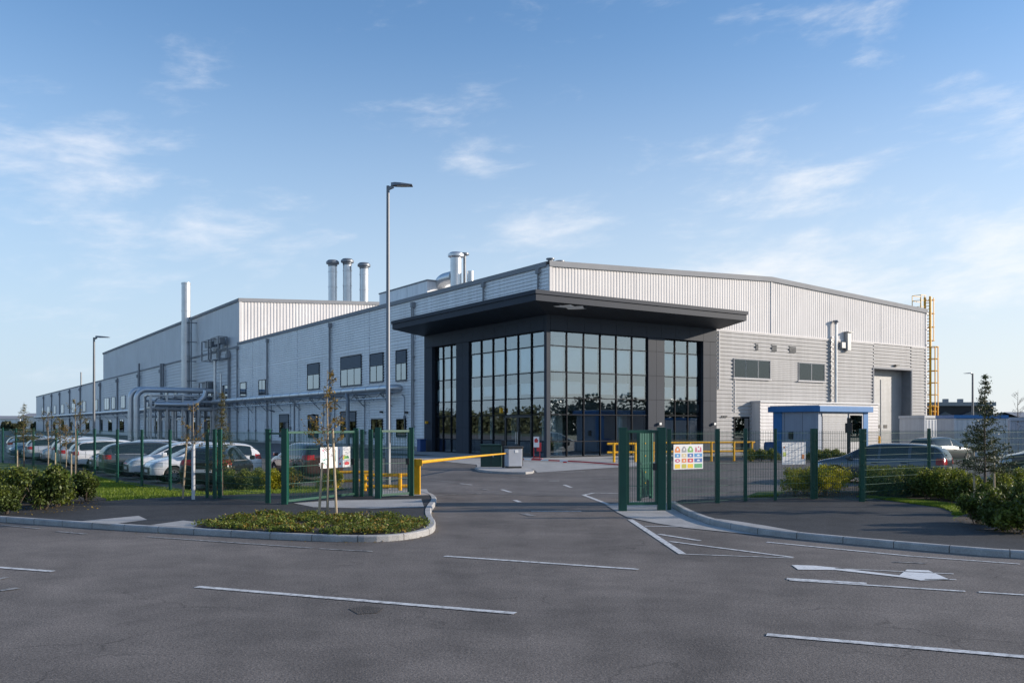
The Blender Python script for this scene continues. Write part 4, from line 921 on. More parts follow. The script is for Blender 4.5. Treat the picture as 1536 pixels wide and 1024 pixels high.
# long ducts on the side wall
def wall_duct(name, label, y0, y1, z, near_elbow):
    t = local_thing(name, label, 'duct'); x = -.95
    pts = ([(-.05, y0 - .9, z), (-.5, y0 - .85, z), (-.85, y0 - .55, z)] if near_elbow else []) + [(x, y0, z), (x, y1, z)]
    MB().tube(pts, .31, 16).build('duct', 'lag', t, True); y = y0 + 1
    while y < y1: MB().tube([(x, y, z), (x, y + .1, z)], .345, 16).build('flange', 'galv', t, True); y += 2.9 if y1 < 100 else 12
    MB().tube([(-.85, y0, z - .85), (-.85, y1, z - .85)], .07, 8).build('rail', 'galv', t, True)
    y = y0 + .8; st_ = 5.8 if y1 < 100 else 12
    while y < y1:
        b = MB(); b.bar((-1.3, y, z - .42), (0, y, z - .42), .09); b.bar((-1.25, y, z - .45), (-.05, y, z - 1.6), .07); b.bar((-.9, y, z - .9), (-.9, y, z - .4), .06); y += st_; b.build('bracket', 'steel', t)
    b = MB(); y = y0 + .8; k = 0
    while y + 1.4 < y1 and y1 < 100: b.bar((-.5, y, z - (.4 if k % 2 else .95)), (-.5, y + 1.45, z - (.95 if k % 2 else .4)), .05); y += 1.45; k += 1
    if b.v: b.build('lattice', 'steel', t)
    return t
wd = wall_duct('wall_duct', 'silver duct on brackets along the near side wall between window rows', 23.2, 79.5, 5.45, True)
MB().tube([(-.95, 32.0, 5.3), (-1.15, 31.6, 5.1), (-1.15, 31.4, 4.6), (-1.15, 31.4, .1)], .19, 12).build('drop_pipe', 'steel', wd, True)
MB().tube([(-1.0, 46.5, 4.9), (-1.0, 46.5, .1)], .1, 8).build('drop_pipe', 'steel', wd, True)
MB().tube([(-1.0, 56, 4.9), (-1.0, 56, 4.1), (-.6, 55.5, 3.9), (-.2, 55.5, 3.8)], .1, 8).build('drop_pipe', 'steel', wd, True)
wall_duct('wall_duct', 'grey duct along the far part of the low wing beyond the pipe rack', 86, 322, 5.0, False)
X, Y, Z = AT(40, 635, 290); 
# framed flue gear on the side wall near the tall hall
fg = local_thing('wall_flue', 'framed flue pipes with cage on the wall left of the ribbed hall', 'flue')
for u, vt, vb_, rr in ((322.5, 541, 602, .2), (331.5, 560, 602, .12)):
    y, zt = FL(u, vt, -.7); MB().tube([(-.7, y, FL(u, vb_, -.7)[1]), (-.7, y, zt)], rr, 10).build('pipe', 'galv', fg, True)
def framebox(u0, u1, v0, v1, nm, x0=-1.3):
    y1_, zt = FL(u0, v0, -.7); y0_, _ = FL(u1, v0, -.7); zb = FL(u0, v1, -.7)[1]; b = MB()
    for x in (x0, -.1):
        for y in (y0_, y1_): b.bar((x, y, zb), (x, y, zt), .16)
        for z in (zb, (zb + zt) / 2, zt): b.bar((x, y0_, z), (x, y1_, z), .13)
    for y in (y0_, y1_):
        for z in (zb, zt): b.bar((x0, y, z), (-.1, y, z), .13)
    b.box(x0 + .3, -.3, y0_ + .4, y1_ - .4, zt - .9, zt - .1)
    return b.build(nm, 'steel', fg)
framebox(309, 319, 513, 542, 'frame'); framebox(323, 334, 508, 540, 'frame'); framebox(305, 316, 574, 598, 'cabinet')
for u in (122, 209, 242, 245):
    y, z = FL(u, 558 if u < 200 else 545, -.3); y, z0 = FL(u, 580, -.3)
    MB().tube([(-.35, y, z0), (-.35, y, z)], .2, 8).build('vent_pipe', 'steel', wing, True)

# ================================================================== GLASS ENTRANCE
ent = local_thing('glass_entrance', 'dark framed glazed corner entrance with deep flat canopy', 'entrance block')
Zr = [.06, 1.09, 2.89, 4.0, 5.73, 7.48, 8.47]; TOPZ = 9.5
def face_box(b, side, a0, a1, z0, z1, d0, d1):
    """box on the left ('x') or front ('y') face; d = depth measured inwards from the outer face"""
    if side == 'x': b.box(-1 + d0, -1 + d1, a0, a1, z0, z1)
    else: b.box(a0, a1, -1 + d0, -1 + d1, z0, z1)
g = .008
for side, piers, end in (('x', ((9.0, 10.9), (14.75, 16.1)), 16.1), ('y', ((8.0, 9.6), (13.56, 15.0)), 15.0)):
    b = MB()
    for p0, p1 in piers:
        n = max(1, round((p1 - p0) / .95))
        for k in range(n):
            a, c = p0 + (p1 - p0) * k / n, p0 + (p1 - p0) * (k + 1) / n
            zz = [.03, 2.0, 4.0, 5.73, 7.48, 8.47]
            for i in range(len(zz) - 1): face_box(b, side, a + g, c - g, zz[i] + g, zz[i + 1] - g, 0, .3)
    lo = -.68; n = 11
    for k in range(n):
        a, c = lo + (end - lo) * k / n, lo + (end - lo) * (k + 1) / n; face_box(b, side, a + g, c - g, 8.49, TOPZ, 0, .3)
    b.build('cladding_panel', 'anth', ent)
    b = MB()
    for p0, p1 in piers: face_box(b, side, p0 + .03, p1 - .03, .02, 8.47, .03, .6)
    face_box(b, side, lo, end - .02, 8.5, TOPZ, .03, .35)
    b.build('backing_wall', 'mull', ent)
b = MB().box(-1, -.70, -1, -.70, .03, TOPZ); b.build('corner_post', 'anth', ent)
b = MB().box(-.97, .0, 15.9, 16.09, .03, TOPZ); b.box(14.8, 14.99, -.97, 0, .03, TOPZ); b.build('end_panel', 'anth', ent)
random.seed(5)
DOOR = (.875, 4.125)
for side, a0, a1, n in (('x', -.70, 9.0, 6), ('x', 10.9, 14.75, 3), ('y', -.70, 8.0, 6), ('y', 9.6, 13.56, 3)):
    w = (a1 - a0) / n; rec = .12 if n == 6 else .32
    b = MB()
    for k in range(n + 1):
        a = a0 + w * k; lo, hi = (a, a + .07) if k == 0 else (a - .07, a) if k == n else (a - .035, a + .035); face_box(b, side, lo, hi, .03, 8.47, rec - .05, rec + .12)
    for z in Zr:
        zl, zh = (z - .03, z + .03) if z > .1 else (.03, .1)
        if z > 8.4: zl, zh = 8.40, 8.468
        for k in range(n):
            face_box(b, side, a0 + w * k + (.07 if k == 0 else .036), a0 + w * (k + 1) - (.07 if k == n - 1 else .036), zl, zh, rec - .04, rec + .1)
    fr = b.build('glazing_frame', 'mull', ent)
    for k in range(n):
        a, c = a0 + w * k, a0 + w * (k + 1)
        for i in range(6):
            if side == 'x' and n == 6 and a > DOOR[0] - .3 and c < DOOR[1] + .3 and i < 2: continue
            t_ = random.uniform(-.008, .008); q = MB()
            if side == 'x': q.add([(-1 + rec + .03, a + .03, Zr[i]), (-1 + rec + .03 + t_, c - .03, Zr[i]), (-1 + rec + .03 + t_, c - .03, Zr[i + 1]), (-1 + rec + .03, a + .03, Zr[i + 1])], [(3, 2, 1, 0)])
            else: q.add([(a + .03, -1 + rec + .03, Zr[i]), (c - .03, -1 + rec + .03 + t_, Zr[i]), (c - .03, -1 + rec + .03 + t_, Zr[i + 1]), (a + .03, -1 + rec + .03, Zr[i + 1])], [(0, 1, 2, 3)])
            q.build('pane', 'glass', fr)
        bl = MB(); d = rec + .16
        face_box(bl, side, a + .12, c - .12, 5.85, 7.4, d, d + .02)
        lowz = random.choice((4.15, 4.15, 4.3, 4.1)); face_box(bl, side, a + .12, c - .12, lowz, random.uniform(4.95, 5.15), d, d + .02)
        if (k in (0, 4) and side == 'y' and n == 6) or (side == 'x' and n == 6 and k in (0, 4, 5)): 
            for s in range(5): face_box(bl, side, a + .15 + s * .1, a + .22 + s * .1, 1.15, 2.8, d + (s % 2) * .05, d + .03 + (s % 2) * .05)
        bl.build('blind', 'blind', ent)
    if n == 6 and side == 'x':
        dr = MB(); ym = sum(DOOR) / 2
        for p, q in ((DOOR[0], ym - .005), (ym + .005, DOOR[1])):
            for a, c in ((p, p + .12), (q - .12, q)): face_box(dr, side, a, c, .05, 2.86, rec - .06, rec + .02)
            face_box(dr, side, p + .12, q - .12, 2.7, 2.86, rec - .06, rec + .02); face_box(dr, side, p + .12, q - .12, .05, .3, rec - .06, rec + .02)
        dd = dr.build('entrance_door', 'black', ent)
        for p, q in ((DOOR[0], ym), (ym, DOOR[1])): MB().add([(-1 + rec, p + .1, .3), (-1 + rec, q - .1, .3), (-1 + rec, q - .1, 2.7), (-1 + rec, p + .1, 2.7)], [(3, 2, 1, 0)]).build('door_pane', 'glass', dd)
        for s in (-.1, .1): MB().tube([(-1.04, ym + s, .9), (-1.04, ym + s, 1.7)], .02, 8).build('handle', 'galv', dd, True)
# interior
b = MB().box(-.62, 8.5, -.62, 15.6, -.1, .045); b.box(8.5, 14.7, -.62, 7, -.1, .045); b.build('floor', 'slab', ent)
b = MB().box(-.6, 6, -.6, 15.6, 3.15, 3.75); b.box(6, 14.7, -.6, 6, 3.15, 3.75); b.box(-.6, 6, -.6, 15.6, 8.5, 9.3); b.box(6, 14.7, -.6, 6, 8.5, 9.3); b.build('storey_floor', 'slab', ent)
b = MB().box(6, 6.15, 6.15, 15.7, .05, 8.5); b.box(6, 14.8, 6, 6.14, .05, 8.5); b.box(-.6, 6.2, 15.6, 15.75, .05, 8.5); b.box(14.6, 14.78, -.6, 6, .05, 8.5); b.build('inner_wall', 'inside', ent)
b = MB()
for x, y in ((2.5, 2.5), (2.5, 8), (8.6, 2.5)): b.box(x, x + .45, y, y + .45, .05, 8.5)
b.build('column', 'blind', ent)
b = MB().box(1.5, 2.2, 5, 8.5, .05, 1.15); b.box(10.2, 12, 2.2, 2.9, .05, .8); b.build('reception_desk', 'inside', ent)
# canopy
cp = [(-3.78, -3.7), (15.26, -3.7), (15.26, -.0), (-.05, -.0), (-.05, 16.3), (-3.78, 16.3)]
b = MB(); ZT, ZB, ZI = 10.55, 9.88, 9.48
out = [(-3.78, 16.3), (-3.78, -3.7), (15.26, -3.7), (15.26, 0)]; inn = [(-.9, 16.2), (-.9, -.9), (15.1, -.9), (15.1, -.3)]
vs = [(x, y, ZB) for x, y in out] + [(-1.02, 16.3, ZI), (-1.02, -1.02, ZI), (15.26, -1.02, ZI), (15.26, 0, ZB)]
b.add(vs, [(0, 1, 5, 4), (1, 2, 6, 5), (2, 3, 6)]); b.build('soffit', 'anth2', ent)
b = MB().add([(x, y, ZB - .0) for x, y in out] + [(x, y, ZT - .25) for x, y in out], [(1, 0, 4, 5), (2, 1, 5, 6), (3, 2, 6, 7)]); b.add([(-3.78, 16.3, ZB), (-1.02, 16.3, ZI), (-.05, 16.3, ZI), (-.05, 16.3, ZT - .25), (-3.78, 16.3, ZT - .25)], [(0, 1, 2, 3, 4)]); b.build('fascia', 'anth', ent)
b = MB(); q = [(x + (-.07 if x < 0 else .07), y + (-.07 if y < 0 else .07)) for x, y in cp]; q = [(-3.86, -3.78), (15.34, -3.78), (15.34, -.05), (-.05, -.05), (-.05, 16.38), (-3.86, 16.38)]
b.prism(q, ZT - .25, ZT); b.build('capping', 'anth', ent)
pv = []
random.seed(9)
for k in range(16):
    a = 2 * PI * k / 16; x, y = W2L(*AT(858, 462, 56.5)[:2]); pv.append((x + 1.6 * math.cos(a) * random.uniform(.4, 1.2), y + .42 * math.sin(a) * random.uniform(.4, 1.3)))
b = MB(); b.add([(x, y, ZB + (y + 3.7) / 2.68 * (ZI - ZB) - .03 - random.random() * .07) for x, y in pv], [tuple(range(16))]); b.build('soffit_patch', 'blind', ent)  # irregular pale sheet hung just below the canopy soffit
for x in (9.0, 14.6): MB().box(x - .1, x + .1, -1.22, -1.0, 2.2, 2.36).build('wall_lamp', 'galv', ent)
MB().box(-1.2, -1.0, 15.4, 15.6, 2.3, 2.5).build('wall_lamp', 'yellow', ent)
MB().box(-1.16, -.98, 4.3, 4.5, 3.05, 3.4).build('wall_lamp', 'yellow', ent)

# ================================================================== SITE FURNITURE
# kiosk
kx, ky = W2L(*G(1228, 690)); 
kl = FL(1160, 680, kx)[0] - ky; kw = FR(1301, 680, ky)[0] - kx; kh = 3.1
k_ = thing('gatehouse_kiosk', 'grey gatehouse kiosk with bright blue roof edge', 'kiosk', (*L2W(kx, ky), 0), TH)
b = MB().box(0, kw, 0, kl, .0, kh); b.build('wall', 'kiosk', k_)
b = MB(); b.box(-.25, kw + .25, -.28, kl + .25, kh - .08, kh + .28); b.build('roof', 'blue', k_, bevel=.02)
MB().box(-.15, kw + .15, -.15, kl + .15, kh + .281, kh + .34).build('roof_cap', 'kioskw', k_)
MB().box(-.03, .001, kl - .7, kl, .02, kh - .01).build('corner_post', 'blue', k_); MB().box(kw - .45, kw + .03, -.04, .0, .02, kh - .01).build('corner_post', 'blue', k_); MB().box(-.035, .0, .0, .28, .02, kh - .01).build('corner_post', 'kiosk', k_)
b = ribs('y', .35, kw * .56, .25, 2.75, .11, .02, off=-.025); b.box(.3, kw * .57, -.05, -.001, 2.75, 2.95); b.build('shutter', 'kioskw', k_)
wf = MB(); x0, x1 = kw * .60, kw - .55
for a, c, z0, z1 in ((x0, x1, .2, 1.1), ): wf.box(a, c, -.05, 0, z0, z1)
wf.box(x0, x0 + .08, -.06, 0, 1.1, 2.9); wf.box(x1 - .08, x1, -.06, 0, 1.1, 2.9); wf.box(x0 + .08, x1 - .08, -.06, 0, 2.82, 2.9); w_ = wf.build('window', 'kioskw', k_)
MB().box(x0 + .08, x1 - .08, -.03, -.02, 1.1, 2.82).build('pane', 'winglass', w_); MB().box(x0 + .08, x1 - .08, -.012, -.005, 1.1, 2.3).build('blind', 'blind', w_)
for a in (1.2, 2.6): MB().box(-.012, 0, a, a + .02, .1, kh - .1).build('panel_joint', 'louv', k_)
MB().box(-.1, 0, kl * .55, kl * .55 + .3, 1.3, 1.75).build('letter_box', 'black', k_)
X, Y, Z = AT(1273, 660, 50); t = thing('slim_post', 'dark slim post with box head in front of the kiosk shutter', 'post', (X, Y, 0)); MB().box(-.07, .07, -.07, .07, 0, 2.6).build('shaft', 'black', t); MB().box(-.17, .17, -.12, .12, 1.75, 2.3).build('head', 'black', t, bevel=.02)
X, Y, Z = AT(1156, 660, 58); t = thing('water_butt', 'small dark blue tank left of the kiosk', 'tank', (X, Y, 0)); MB().lathe((0, 0, 0), [(0, 0), (.42, 0), (.45, .5), (.42, 1.0), (.36, 1.08), (0, 1.1)], 16).build('body', 'binb', t, True)
# lamp posts
def lamp(label, x, y, h, dirx, r=.065, head=.8):
    t = thing('lamp_post', label, 'street lamp', (x, y, 0), 0, 'slim grey lamp posts')
    MB().tube([(0, 0, 0), (0, 0, 1.6), (0, 0, 1.62), (0, 0, h)], [r * 1.35, r * 1.35, r * 1.1, r * .8], 14).build('column', 'pole', t, True)
    b = MB(); s = dirx
    b.bar((0, 0, h - .1), (s * .18, 0, h - .02), .09)
    b.build('bracket', 'steel', t)
    b = MB(); L = head
    prof = [(.1, .05, .10), (.22, .13, .10), (.55 * L, .17, .075), (L, .15, .03)]; vs = []
    for px, wy, hz in prof: vs += [(s * px, -wy, h), (s * px, wy, h), (s * px, wy * .8, h + hz), (s * px, -wy * .8, h + hz)]
    fs = [(0, 1, 2, 3), (15, 14, 13, 12)]
    for i in range(3):
        for k in range(4): fs.append((i * 4 + k, i * 4 + 4 + k, i * 4 + 4 + (k + 1) % 4, i * 4 + (k + 1) % 4))
    hd = b.add(vs, fs).build('lamp_head', 'steel', t); hd.rotation_euler = (0, 0, 0)
    MB().box(min(s * .3, s * L * .9), max(s * .3, s * L * .9), -.1, .1, h - .012, h - .002).build('lens', 'white', t)
    MB().box(-r * 1.5, -r * .9, -.05, .05, .6, 1.1).build('access_door', 'steel', t)
    return t
lx_, ly_ = G(582, 738, .0); lamp('tall grey lamp post in front of the factory beside the drive', lx_, ly_, 10.0, 1)
X, Y, Z = AT(141, 506, 55); lamp('grey lamp post standing among the left parked cars', X, Y, Z, 1, .075, .95)
X, Y, Z = AT(1459, 560, 92); lamp('distant grey lamp post above the blue topped container', X, Y, Z, -1, .11, .9)
# barrier
bx, by = G(626, 744, .05); t = thing('boom_barrier', 'yellow boom barrier with long arm reaching across the drive to the cabinets', 'barrier', (bx, by, .05))
b = MB().box(-.09, .09, -.09, .09, 0, 1.1); b.box(-.14, .14, -.14, .14, 0, .03); b.build('post', 'yellow', t, bevel=.01); MB().box(-.1, .1, -.1, .1, 1.1, 1.125).build('cap', 'yellow', t)
MB().box(-.03, .16, -.16, -.09, .92, 1.12).build('arm_rest', 'yellow', t)
ax, ay = AT(760, 681, 43)[:2]
MB().tube([(.1, -.12, 1.03), ((ax - bx) * .5, (ay - by) * .5, .90), (ax - bx, ay - by, .76)], [.055, .045, .032], 10).build('arm', 'yellow', t, True)
X, Y, Z = AT(737, 690, 44.4); t = thing('green_cabinet', 'dark green utility cabinet on the traffic island', 'cabinet', (X, Y, .1)); MB().box(-.53, .53, -.35, .35, 0, 1.05).build('body', 'binr', t, bevel=.02); MB().box(-.57, .57, -.39, .39, 1.05, 1.13).build('lid', 'binr', t, bevel=.015)
b = MB().box(-.01, .01, -.358, -.35, .1, 1.0); b.build('door_joint', 'black', t); MB().box(.08, .12, -.38, -.35, .5, .65).build('handle', 'galv', t)
X, Y, Z = AT(770, 690, 43.0); t = thing('barrier_cabinet', 'pale grey barrier cabinet with dark top beside the green cabinet', 'cabinet', (X, Y, .1), R(18)); MB().box(-.36, .36, -.32, .32, 0.08, .95).build('body', 'cab', t, bevel=.03); MB().box(-.40, .40, -.36, .36, .95, 1.07).build('top', 'black', t, bevel=.03); MB().box(-.33, .33, -.29, .29, 0, .08).build('plinth', 'black', t)
MB().box(-.02, .14, -.335, -.318, .75, .88).build('label_plate', 'sign', t); MB().box(.361, .40, -.3, .3, .1, .94).build('side_panel', 'black', t)
MB().box(.40, .46, -.1, .1, .9, 1.0).build('pivot', 'yellow', t)
X, Y, Z = AT(755, 690, 43.4); t = thing('card_reader_post', 'thin black card reader post between the two cabinets', 'post', (X, Y, .1)); MB().box(-.07, .07, -.07, .07, 0, 1.1).build('shaft', 'black', t, bevel=.01); MB().box(-.1, .1, -.12, .02, 1.1, 1.35).build('reader', 'black', t, bevel=.01)
isl = smooth_line([G(u, v) for u, v in ((712, 704), (722, 708), (760, 711), (798, 711), (802, 707), (775, 701), (735, 699), (712, 704))], 1)[:-1]
MB().prism(isl, -.02, .1).build('traffic_island', 'kerb', kind='structure')
# yellow guard rails
def guard(label, pts, zs, posts, group, r=.05, ph=None):
    t = thing('guard_rail', label, 'guard rail', (*pts[0], 0), 0, group); o_ = Vector(pts[0])
    for z in zs:
        MB().tube([(p[0] - o_.x, p[1] - o_.y, z) for p in pts], r, 8).build('rail', 'yellow', t, True)
    for p in posts:
        q = Vector(p) - o_; b = MB().tube([(q.x, q.y, -.05), (q.x, q.y, (ph or max(zs)) + .04)], r * 1.15, 8); b.box(q.x - .1, q.x + .1, q.y - .1, q.y + .1, -.02, .02); b.build('post', 'yellow', t, True)
gw = lambda u, Y: ((u - CX) / F * Y, Y)
guard('yellow two bar guard rail in front of the glass entrance left of the right gate', [gw(911, 51.2), gw(962, 51.8)], (.60, 1.1), [gw(921, 51.3), gw(953, 51.7)], 'guard rails before the entrance', .065)
guard('long yellow two bar guard rail behind the safety board', [gw(975, 52), gw(1132, 54)], (.60, 1.14), [gw(u, 52 + (u - 975) / 80) for u in (980, 1005, 1035, 1067, 1101, 1128)], 'guard rails before the entrance', .06)
guard('low yellow guard rail in front of the lamp post foot', [gw(545, 28.0), gw(618, 28.3)], (.24, .60), [gw(547, 28.0), gw(600, 28.2)], 'low guard rails by the left gate', .055)
guard('low yellow guard rail behind the scribbled board', [gw(503, 30.5), gw(560, 30.8)], (.26, .56), [gw(506, 30.5), gw(532, 30.6), (gw(557, 30.8))], 'low guard rails by the left gate', .05)
# red stand, fallen pole, bins
X, Y, Z = AT(805, 670, 56.0); t = thing('red_notice_stand', 'red notice stand with white sheet outside the entrance doors', 'notice stand', (X, Y, .03))
b = MB().bar((-.18, 0, 0), (-.18, 0, 1.4), .05); b.bar((.2, 0, 0), (.2, 0, 1.0), .05); b.bar((-.18, 0, .12), (.2, 0, .12), .05); b.bar((-.3, .25, .02), (.35, -.25, .02), .06); b.build('frame', 'red', t)
MB().box(-.2, .16, -.05, -.03, .75, 1.42).build('sheet', 'sign', t); MB().box(.0, .3, -.02, .0, .5, 1.05).build('board', 'red', t)
b = MB(); b.add([(-.14, -.052, 1.05), (.06, -.052, 1.05), (.1, -.052, 1.2), (-.02, -.052, 1.34), (-.15, -.052, 1.25)], [(0, 1, 2, 3, 4)]); b.build('symbol', 'red', t)
pA, pB, pC = G(776, 688, .1), G(870, 692, .1), G(930, 696, .1)
t = thing('red_ground_barrier', 'low red and white barrier pole lying before the entrance', 'barrier pole', (*pA, .1)); b = MB().tube([(0, 0, 0), (pB[0] - pA[0], pB[1] - pA[1], 0), (pC[0] - pA[0], pC[1] - pA[1], -.02)], .04, 8); b.build('pole', 'red', t, True)
b = MB()
for k in (0.12, .4, .7): f0 = Vector((pB[0] - pA[0], pB[1] - pA[1], 0)); b.tube([f0 * k, f0 * (k + .12)], .043, 8)
b.build('band', 'sign', t, True)
b = MB()
for f in (0, .5, 1): b.box((pC[0] - pA[0]) * f - .1, (pC[0] - pA[0]) * f + .1, (pC[1] - pA[1]) * f - .1, (pC[1] - pA[1]) * f + .1, -.1, 0)
b.build('foot', 'red', t)
X, Y, Z = AT(632, 670, 71.5); t = thing('blue_bin', 'small blue wheeled bin at the left end of the glass entrance', 'bin', (X, Y, 0), TH)
MB().box(-.26, .26, -.3, .3, .05, 1.0).build('body', 'binb', t, bevel=.03); MB().box(-.29, .29, -.33, .33, 1.0, 1.07).build('lid', 'binb', t, bevel=.02)
# containers and far buildings right
def container(label, u0, u1, Y, h, m, topm, rz=.0, group='containers beside the factory'):
    x0, x1 = (u0 - CX) / F * Y, (u1 - CX) / F * Y; t = thing('site_container', label, 'container', (x0, Y, 0), rz, group); w = x1 - x0; d = 2.5
    b = ribs('y', .1, w - .1, .15, h - .15, .35, .03, vertical=True); b.box(0.02, w - .02, .02, d, .1, h - .02); b.build('wall', m, t)
    b = MB()
    for x in (0, w - .12): b.box(x, x + .12, -.05, .06, .05, h)
    b.box(.12, w - .12, -.05, .05, .05, .17); b.build('frame', m, t); MB().box(-.04, w + .04, -.09, d + .05, h, h + .22).build('roof', topm, t)
    return t
container('white ribbed container at the foot of the yellow ladder', 1386, 1429, 72, 2.75, 'cont', 'cont', R(24)); container('white container with blue top behind the slim conifer', 1431, 1511, 60, 2.65, 'cont', 'blue'); container('grey container at the right edge behind the bare tree', 1514, 1620, 62, 2.5, 'kiosk', 'kiosk')
Yf = 190; t = thing('far_building', 'dark flat roofed building far right behind the containers', 'building', ((1400 - CX) / F * Yf, Yf, 0)); w = 90 / F * Yf
MB().box(0, w, 0, 18, 0, 6.3).build('wall', 'dark', t); MB().box(-.4, w + .4, -.4, 18.4, 6.3, 7.1).build('roof', 'gut', t)
for q in (.3, .55): MB().box(w * q, w * q + .9, 3, 4, 7.1, 7.9).build('roof_vent', 'steel', t)
b = MB(); pts = [(-1, 3.2), (2, 5.0), (4.5, 3.9), (8, 5.2), (11, 4.2), (14.4, 4.9), (14.4, 0), (-1, 0)]; b.add([(x, -1.2, z) for x, z in pts] + [(x, -.45, z) for x, z in pts], [tuple(range(7, -1, -1))] + [(i, i + 1, i + 9, i + 8) for i in range(7)]); b.build('tarpaulin', 'louv', t)
for u0, u1, Y, h, m, lab in ((-60, 30, 420, 5, 'clad', 'far pale shed beyond the car park hedge'), (31, 56, 400, 6, 'cladw', 'far white shed end beside the low wing'), (1530, 1640, 260, 4.5, 'kioskw', 'far pale shed at the right edge')):
    x0, x1 = (u0 - CX) / F * Y, (u1 - CX) / F * Y; t = thing('far_shed', lab, 'shed', (x0, Y, 0), 0, 'sheds on the horizon'); MB().box(0, x1 - x0, 0, 15, 0, h).build('wall', m, t)
    MB().add([(-.5, -.5, h), (x1 - x0 + .5, -.5, h), (x1 - x0 + .5, 7.5, h + 1.6), (-.5, 7.5, h + 1.6), (x1 - x0 + .5, 15.5, h), (-.5, 15.5, h)], [(0, 1, 2, 3), (3, 2, 4, 5)]).build('roof', 'gut', t)
# tree belts: horizon, and the one behind the viewer that the glass mirrors
def belt(x0, x1, yf, h0, h1, n, seed, size=.9):
    random.seed(seed); b = MB(); x = x0
    while x < x1:
        h = random.uniform(h0, h1); r = h * .42; cx, cy = x, yf(x) + random.uniform(-5, 5)
        b.tube([(cx, cy, 0), (cx, cy, h * .7)], [.25, .08], 5)
        for _ in range(n):
            v = Vector((random.gauss(0, 1), random.gauss(0, 1), random.gauss(0, 1))).normalized() * random.uniform(.3, 1) ** .5
            b.leaf((cx + v.x * r, cy + v.y * r, max(.2, h * .52 + v.z * h * .5)), size * random.uniform(.6, 1.4), asp=.8)
        x += r * random.uniform(.9, 1.7)
    return b.build('distant_trees', 'treeline', kind='stuff')
belt(-330, -120, lambda x: 330 + (x + 330) * .1, 2.6, 4.2, 260, 51, .9); belt(60, 330, lambda x: 300, 5, 9, 200, 52, 1.5)
belt(-90, 60, lambda x: -60, 8, 13, 380, 53, .9)
def belt_line(p, q, h0, h1, n, seed, size):
    random.seed(seed); b = MB(); d = Vector(q) - Vector(p); L = d.length; s_ = 0
    while s_ < L:
        h = random.uniform(h0, h1); r = h * .42; c = Vector(p) + d * s_ / L; cx, cy = c.x + random.uniform(-4, 4), c.y + random.uniform(-4, 4)
        b.tube([(cx, cy, 0), (cx, cy, h * .7)], [.25, .08], 5)
        for _ in range(n):
            v = Vector((random.gauss(0, 1), random.gauss(0, 1), random.gauss(0, 1))).normalized() * random.uniform(.3, 1) ** .5
            b.leaf((cx + v.x * r, cy + v.y * r, max(.1, h * .46 + v.z * h * .54)), size * random.uniform(.6, 1.4), asp=.8)
        s_ += r * random.uniform(.45, .9)
    return b.build('distant_trees', 'treeline', kind='stuff')
belt_line((165, 75), (125, -120), 6, 10.5, 420, 54, .9)
belt_line((-150, 60), (-200, 270), 5, 8, 300, 55, .9)
M['hedge'] = M['leafd']

